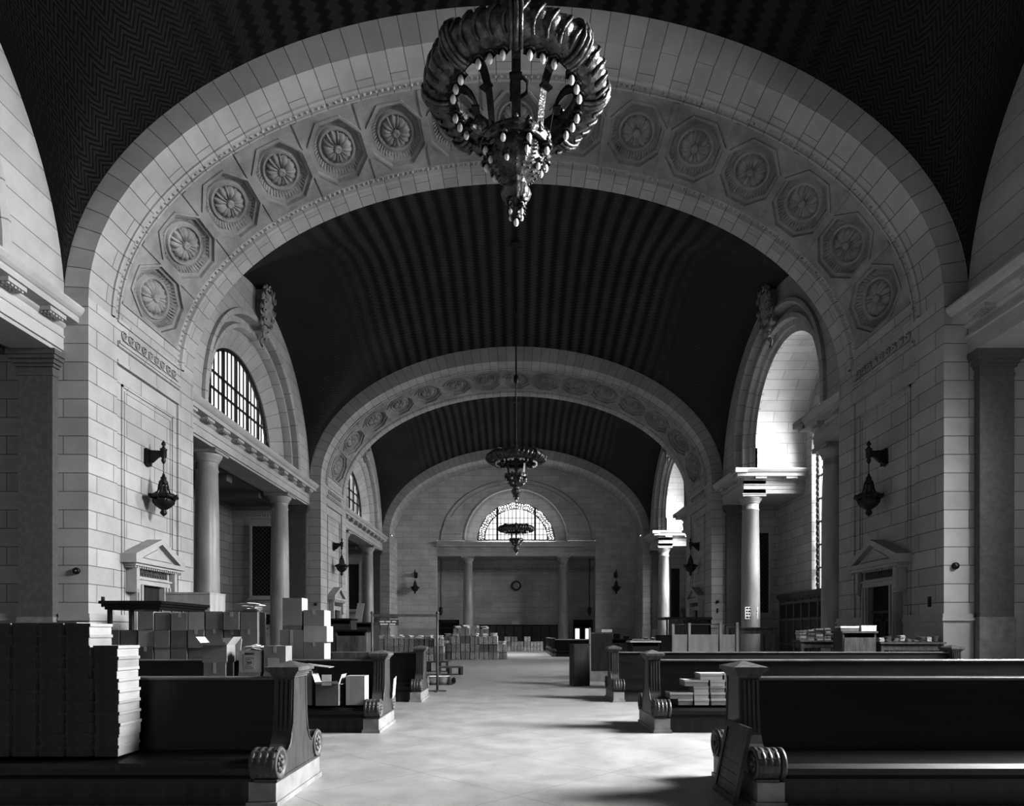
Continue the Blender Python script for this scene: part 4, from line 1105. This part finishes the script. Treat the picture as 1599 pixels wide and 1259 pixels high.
# hanging two-line sign seen through the frame, on its own stand
sg=empty('sign_stand',(X(606,24),24,0)); tag(sg,'two-board sign on a thin stand behind the metal frame','sign')
m=MB(); m.box(-.38,.38,-.02,.02,Z(977,24),Z(968,24)+.0); m.build('board','metal',sg)
m=MB(); m.box(-.36,.36,-.02,.02,Z(966,24),Z(961,24)); m.build('board','wood3',sg)
m=MB(); m.cyl((0,.03,0.0),.025,Z(961,24),8); m.box(-.25,.25,-.2,.25,0,.04); m.build('stand','metal',sg)
m=MB()
for i,(a,b) in enumerate(((-.3,-.12),(-.08,.1),(.14,.3),(-.28,0),(.05,.27))):
    z=Z(971,24) if i<3 else Z(975,24); m.box(a,b,-.025,-.02,z-.025,z+.025)
m.build('lettering','paper',sg)
# crates and rolls lying by the frame
def pallet(x,y,w,d,h,rz,lab):
    o=empty('wooden_crate',(x,y,0),rz); tag(o,lab,'crate')
    for k in range(5):
        m=MB(); m.box(-w/2,w/2,-d/2+k*d/5,-d/2+k*d/5+d/5-.03,h-.05,h); m.build('slat','wood3',o)
    for q in (-1,0,1):
        m=MB(); m.box(q*(w/2-.05)-.05,q*(w/2-.05)+.05,-d/2,d/2,0,h-.05); m.build('bearer','wood3',o)
pallet(X(702,27),27,1.0,.8,.33,.2,'low wooden crate lying beyond the metal frame')
pallet(X(684,29),29.2,1.0,.7,.45,-.1,'second wooden crate lying behind the low one')
ro=empty('cloth_roll',(X(684,21.5),21.6,0)); tag(ro,'rumpled roll of grey cloth on the floor at the frame foot','cloth')
m=MB(); m.tube([(-.5+.1*k,.05*sin(k*1.7),.13) for k in range(11)],.13,9,rad=[.13+.02*sin(k*2.3) for k in range(11)]); m.tube([(-.3+.08*k,.28+.04*sin(k*2),.10) for k in range(9)],.1,8); m.build('roll','cloth',ro)
m=MB(); m.box(-.3,.35,-.1,.25,.26,.275,rot=.2); m.build('papers','paper',ro)
# ------------------------------------------------------------------ left kiosk, crate, cabinets
kx0,kx1,ky0,ky1=-8.62,-7.50,14.0,16.0
k=empty('ticket_kiosk',(kx0,ky0,0)); tag(k,'dark open-framed wooden kiosk with overhanging top left of the aisle','kiosk')
w=kx1-kx0; d=ky1-ky0
for (x,y) in ((.05,.05),(w*.45,.05),(w-.05,.05),(.05,d-.05),(w-.05,d-.05)):
    m=MB(); m.box(x-.035,x+.035,y-.035,y+.035,0,2.2); m.build('post','wood2',k)
m=MB(); m.box(-.1,w+.1,-.1,d+.1,2.28,2.34); m.box(-.06,w+.06,-.06,d+.06,2.23,2.28); m.box(-.02,w+.02,-.02,d+.02,2.16,2.23); m.build('top','wood',k)
m=MB(); m.box(w-.06,w-.03,.1,d-.1,0,2.16)
for q in range(5): m.box(w-.03,w,.1+q*(d-.25)/4,.16+q*(d-.25)/4,0,2.16)
m.build('side_panel','wood3',k)
m=MB(); m.box(.1,w-.1,.02,.08,0,1.5); m.build('front_panel','wood2',k)
cb=empty('tall_cabinet',(-9.5,17.72,0)); tag(cb,'tall plain wooden cabinet behind the kiosk carrying a pale crate','cabinet')
m=MB(); m.box(0,1.45,0,1.1,0,2.14); m.build('carcass','wood2',cb); m=MB(); m.box(-.05,1.5,-.05,1.15,2.14,2.2); m.build('top','wood2',cb)
for q in (0,1): m=MB(); m.box(.05+q*.7,.7+q*.7,-.03,0,.1,2.05); m.build('door','wood2',cb)
cr=empty('plywood_crate',(-9.36,17.78,2.2)); tag(cr,'large pale plywood crate on top of the tall cabinet','crate')
m=MB(); m.box(0,1.18,0,.95,0,.56); m.build('crate_body','ply',cr)
m=MB()
for a in ((0,1.18,-.012,0,0,.05),(0,1.18,-.012,0,.51,.56),(1.18,1.19,0,.95,0,.04),(1.18,1.19,0,.95,.52,.56)): m.box(*a)
m.build('batten','ply',cr)
def cabinet(px0,px1,py,D,depth,lab,mat='wood2',shelves=2,name='wooden_cabinet',cat='cabinet',topm='wood',legs=False):
    x0,x1=X(px0,D),X(px1,D); z=Z(py,D); o=empty(name,(x0,D,0)); tag(o,lab,cat); w=x1-x0
    m=MB(); m.box(-.04,w+.04,-.04,depth+.04,z-.05,z); m.build('top',topm,o)
    if legs:
        for (x,y) in ((.04,.04),(w-.04,.04),(.04,depth-.04),(w-.04,depth-.04)):
            m=MB(); m.box(x-.04,x+.04,y-.04,y+.04,0,z-.05); m.build('leg',mat,o)
        m=MB(); m.box(.02,w-.02,.02,depth-.02,z-.22,z-.05); m.build('apron',mat,o)
    else:
        m=MB(); m.box(0,.04,0,depth,0,z-.05); m.box(w-.04,w,0,depth,0,z-.05); m.box(.04,w-.04,depth-.03,depth,0,z-.05)
        for s in range(shelves+1): zz=.05+s*(z-.1)/(shelves+1); m.box(.04,w-.04,.02,depth-.03,zz,zz+.03)
        m.build('carcass',mat,o)
        m=MB(); m.box(.03,w-.03,-.015,.01,.08,(z-.1)*.96); m.build('front_panel',mat,o)
    return o,x0,x1,z
cabinet(503,548,966,22,.8,'tall dark wooden counter in front of the second left pier',mat='wood2')
cabinet(524,572,984,19.3,.8,'dark cupboard desk between the heap and the metal frame',mat='wood3')
cabinet(548,582,972,25.5,1.2,'railed wooden barrier counter beside the third left bench',mat='wood2',topm='wood2')
l=MB(); l.box(-.14,.14,-.01,.01,0,.75,M=Matrix.Rotation(-.18,4,'X')@Matrix.Rotation(.12,4,'Y')); tag(l.build('leaning_board','white',loc=(X(560,26),25.9,Z(972,25.5)+.02)),'white board propped on the barrier counter at left','board')
# ------------------------------------------------------------------ right side furniture
def slab(name,px0,px1,py,D,depth,lab,mat,cat,rz=0,z0=0):
    x0,x1=X(px0,D),X(px1,D); z=Z(py,D); o=empty(name,((x0+x1)/2,D+depth/2,0),rz); tag(o,lab,cat); w=(x1-x0)/2
    m=MB(); m.box(-w,w,-depth/2,depth/2,z0,z-.03); m.build('body',mat,o)
    m=MB(); m.box(-w-.02,w+.02,-depth/2-.02,depth/2+.02,z-.03,z); m.build('top',mat,o)
    m=MB()
    for a in ((-w+.03,-w+.07,z0+.05,z-.08),(w-.07,w-.03,z0+.05,z-.08),(-w+.07,w-.07,z-.12,z-.08),(-w+.07,w-.07,z0+.05,z0+.09)): m.box(a[0],a[1],-depth/2-.012,-depth/2,a[2],a[3])
    m.build('trim',mat,o); return o
slab('lectern_cabinet',893,919,1006,21.0,.45,'dark narrow upright cabinet standing alone on the right of the aisle','wood2','cabinet',rz=.25)
bs=empty('marble_block',(X(938,23),23.4,0)); tag(bs,'mottled marble block on the floor under the dark screen','block')
m=MB(); m.box(-.42,.42,-.3,.3,0,.33); m.box(-.38,.38,-.26,.26,.33,.345); m.build('block','marble',bs)
ps=empty('dark_screen',(X(940,23),23.4,.345)); tag(ps,'tall dark panel screen standing on the marble block','screen')
m=MB(); m.box(-.33,.40,-.05,.05,0,1.30); m.build('panel','wood2',ps); m=MB(); m.box(-.40,-.34,-.06,.06,0,1.52); m.build('pale_post','ply',ps); m=MB(); m.box(-.33,.40,-.07,.07,1.30,1.36); m.build('top','wood3',ps)
_,x0,x1,z=cabinet(955,985,998,26,.8,'desk with small dark objects behind the third right bench',legs=False,name='wooden_desk',cat='desk')
for k,(x,w,h,lab) in enumerate(((x0+.25,.24,.2,'small dark box on the desk behind the third right bench'),(x0+.62,.2,.1,'low dark tray on the desk behind the third right bench'))):
    carton('desk_item',w,.25,h,(x,26.35,z),lab,cat='box',m='black',lid=.03)
sn=empty('card_sign',(X(951,24),24.6,0)); tag(sn,'white card sign on a thin post beside the dark screen','sign')
m=MB(); m.box(-.2,.2,-.01,.01,Z(990,24.6),Z(983,24.6)); m.build('card','paper',sn); m=MB(); m.cyl((0,.02,0),.015,Z(985,24.6),6); m.box(-.15,.15,-.15,.15,0,.03); m.build('stand','metal',sn)
cabinet(986,1030,1001,19.5,.7,'dark counter with pale top edge behind the second right bench',name='wooden_counter',cat='counter',topm='card3',mat='black')
slab('dark_cupboard',1030,1048,992,22,.6,'plain dark cupboard left of the plywood hoarding','black','cupboard')
hd=empty('plywood_hoarding',(X(1050,22),22,0)); tag(hd,'pale plywood hoarding with upright posts behind the right benches','hoarding')
for a,b in ((1051,1076),(1078,1124),(1126,1150)):
    m=MB(); m.box(X(a,22)-X(1050,22),X(b,22)-X(1050,22),0,.03,0.3,Z(991,22)); m.build('panel','ply',hd)
for a,t in ((1051,975),(1076.5,973),(1125,973),(1151,972)):
    m=MB(); x=X(a,22)-X(1050,22); m.box(x-.04,x+.04,-.04,.07,0,Z(t,22)); m.build('post','ply',hd)
m=MB(); m.box(0,X(1151,22)-X(1050,22),.035,.08,Z(976,22),Z(974.5,22)); m.build('rail','wood3',hd)
gt=empty('wooden_gate',(X(1040,30),30,0)); tag(gt,'dark balustraded wooden gate box behind the hoarding','gate')
gw=X(1110,30)-X(1040,30); zt=Z(964,30)
m=MB(); m.box(-.05,gw+.05,-.05,1.6,zt-.1,zt); m.build('top','wood2',gt)
for k_ in range(9):
    m=MB(); x=.05+k_*(gw*.42)/8; m.box(x-.03,x+.03,0,.06,0,zt-.1); m.build('baluster','wood3',gt)
m=MB(); m.box(gw*.46,gw,0,.08,0,zt-.1); m.box(gw-.08,gw,0,1.5,0,zt-.1); m.build('panel','wood2',gt)
# bench-table with trestle right of hoarding
_,x0,x1,z=cabinet(1153,1211,980,22.5,1.0,'deep wooden table with open legs in front of the right column',legs=True,name='trestle_table',cat='table',mat='wood3',topm='wood3')
m=MB(); m.box(X(1156,22.4),X(1209,22.4),22.45,22.49,Z(1001,22.4),Z(984,22.4)); 
# sign on the right column
sg=empty('paper_sign',(12.8-.10,36.5-.56,0)); tag(sg,'white printed sign fixed low on the near-lit right column','sign')
zs=Z(967,36); m=MB(); m.box(-.36,.36,-.03,-.01,Z(967,36),Z(948,36)); m.build('sheet','paper',sg)
m=MB()
for r in range(4):
    x=-.3
    while x<.25:
        w_=random.uniform(.05,.14); m.box(x,min(.3,x+w_),-.035,-.03,Z(965.5-r*4.6,36),Z(963.2-r*4.6,36)); x+=w_+.04
m.build('lettering','black',sg)
# book desks at right in front of the near right pier
_,x0,x1,z=cabinet(1251,1316,1000,18.8,.55,'low dark table stacked with books at right',legs=True,name='book_table',cat='table',mat='wood3',topm='wood3')
bk=0
x=x0+.1
while x<x1-.12:
    zc_=z; nb=random.randint(4,7); 
    for k_ in range(nb):
        h=random.uniform(.035,.07); w_=random.uniform(.17,.22)
        o=MB(); o.box(-w_/2+.005,w_/2-.01,-.13,.13,.006,h-.006); ob=o.build('book','paper',loc=(x,19.05+random.uniform(-.03,.03),zc_)); ob.rotation_euler=(0,0,random.uniform(-.1,.1))
        c_=MB(); c_.box(-w_/2,w_/2,-.135,.135,0,.006); c_.box(-w_/2,w_/2,-.135,.135,h-.006,h); c_.box(-w_/2,w_/2,-.136,-.13,.006,h-.006); c_.build('cover',random.choice(['wood3','card','cloth','wood2']),ob)
        tag(ob,'book in pile %s from the left on the book table, %s from bottom'%(ORD[bk+1],ORD[k_+1]),'book','books piled on the right table'); zc_+=h
    x+=.235; bk+=1
cabinet(1316,1368,986,17.75,.55,'pale-fronted wooden chest between the right tables',name='wooden_chest',cat='chest',mat='wood3',topm='wood3',shelves=0)
o=carton('ledger',.42,.3,.16,(X(1357,18),18.15,Z(986,17.9)),'white open ledger box on top of the wooden chest',m='paper',cat='box',lid=.03)
o=carton('paper_stack',.5,.34,.14,(X(1328,18),18.2,Z(986,17.9)),'rumpled grey stack of papers on the wooden chest left of ledger',m='cloth',cat='papers',lid=.05,lidm='paper')
_,x0,x1,z=cabinet(1376,1474,1003,17.75,.5,'long low table of loose papers before the near right pier',legs=True,name='paper_table',cat='table',mat='wood3',topm='wood3')
for q_ in range(9):
    x=x0+.12+q_*(x1-x0-.24)/8
    p=MB()
    for k_ in range(random.randint(3,9)): p.box(-.062,.062,-.10,.10,0,.012,M=Matrix.Translation((random.uniform(-.02,.02),random.uniform(-.02,.02),.003+k_*.019))@Matrix.Rotation(random.uniform(-.08,.08),4,'Y')@Matrix.Rotation(random.uniform(-.08,.08),4,'Z'))
    tag(p.build('paper_pile',random.choice(['paper','cloth','card']),loc=(x,18.0,z+.01)),'pile of papers on the long low table at right, %s from the left'%ORD[q_+1],'papers','papers on the long low table')
# panelled vestibule at the outer wall of the right recess
for bi in (1,2):
    mid=(BAYS[bi][0]+BAYS[bi][1])/2
    v=empty('panelled_vestibule',(RX-.02,mid,0)); tag(v,'dark glazed wooden vestibule below the tall right window, %s bay'%BN[bi],'vestibule')
    m=MB(); m.box(-.9,0,-4.2,5.2,0,3.55); m.build('body','wood2',v)
    m=MB(); m.box(-1.05,0,-4.3,5.3,3.55,3.8); m.box(-.97,0,-4.25,5.25,3.45,3.55); m.build('cornice','wood2',v)
    m=MB()
    for kk in range(11): y=-4.15+kk*.93; m.box(-.95,-.9,y-.06,y+.06,0,3.45)
    for z_ in (.1,1.1,2.4,3.3): m.box(-.94,-.9,-4.2,5.2,z_-.05,z_+.05)
    m.build('rail','wood3',v)
    m=MB()
    for kk in range(10): y=-4.15+kk*.93; m.box(-.92,-.9,y+.1,y+.83,2.5,3.2)
    m.build('glazing','black',v)
# small wall fittings on the piers
def fitting(x,y,z,lab,kind,face):
    o=empty('wall_outlet',(x,y,z)); tag(o,lab,'wall fitting')
    m=MB()
    if kind: m.cyl((0,0,0),.09,-.06,14,'y')
    else: m.box(-.05,.05,-.03,0,-.13,.13)
    m.build('plate','iron',o); m=MB(); m.sph((0,-.065 if kind else -.04,0),.03,8,5); m.build('knob','metal',o)
fitting(-11.86,17.99,Z(892,18),'small round dark fitting on the front of the nearest left pier',True,0)
fitting(-11.2+.0-.66,39.39,Z(944,39.4),'small round dark fitting on the second left pier',True,0)
fitting(11.85,17.99,Z(884,18),'small cross-shaped fitting on the front of the nearest right pier',True,0)
fitting(11.9,39.39,Z(940,39.4),'small round dark fitting on the second right pier',True,0)
fitting(11.9,39.39,Z(954,39.4),'small rectangular switch plate on the second right pier',False,0)
for s,lab in ((-1,'left'),(1,'right')):
    o=empty('switch_plate',(s*AX,18.6,Z(940,18.6))); tag(o,'narrow dark switch plate on the inner face of the nearest %s pier'%lab,'wall fitting')
    m=MB(); m.box(0,-s*.04,-.05,.05,-.14,.14); m.build('plate','iron',o); m=MB(); m.box(-s*.04,-s*.07,-.015,.015,-.03,.05); m.build('toggle','metal',o)
# ------------------------------------------------------------------ light, world, camera
def skylamp(name,loc,aim,sx,sy,watts,spread=140):
    l=bpy.data.lights.new(name,'AREA'); l.shape='RECTANGLE'; l.size=sx; l.size_y=sy; l.energy=watts; l.spread=math.radians(spread)
    o=bpy.data.objects.new(name,l); C.objects.link(o); o.location=loc
    o.rotation_euler=(Vector(aim)-Vector(loc)).to_track_quat('-Z','Y').to_euler(); return o
for bi,(y0,y1) in enumerate(BAYS):
    mid=(y0+y1)/2
    skylamp('daylight_right',(RX+4.0,mid,[12.5,13.5,13.5][bi]),(0,mid,[2.0,.5,.5][bi]),8,9,[25000,11500,15000][bi])
    skylamp('daylight_left',(-OX-5.5,mid,19.5),(0,mid,4.0),8,5,[500,1400,8000][bi])
skylamp('daylight_end',(0,YE+6,20.5),(0,45,0),9,5,9000)
w=bpy.data.worlds.new('World'); bpy.context.scene.world=w; w.use_nodes=True
w.node_tree.nodes['Background'].inputs[0].default_value=g(1); w.node_tree.nodes['Background'].inputs[1].default_value=.0
cam=bpy.data.cameras.new('Camera'); co=bpy.data.objects.new('Camera',cam); C.objects.link(co)
co.location=(0,0,H); co.rotation_euler=(pi/2,0,0); cam.sensor_width=36; cam.lens=1040/1599*36
cam.shift_x=-(806-799.5)/1599; cam.shift_y=(990-629.5)/1599; cam.clip_end=200
bpy.context.scene.camera=co
sc=bpy.context.scene
sc.view_settings.view_transform='Standard'; sc.view_settings.look='None'; sc.view_settings.exposure=.12; sc.view_settings.gamma=.74
sc.cycles.max_bounces=6; sc.cycles.diffuse_bounces=4; sc.cycles.glossy_bounces=3; sc.cycles.use_denoising=True
sc.cycles.sample_clamp_indirect=4
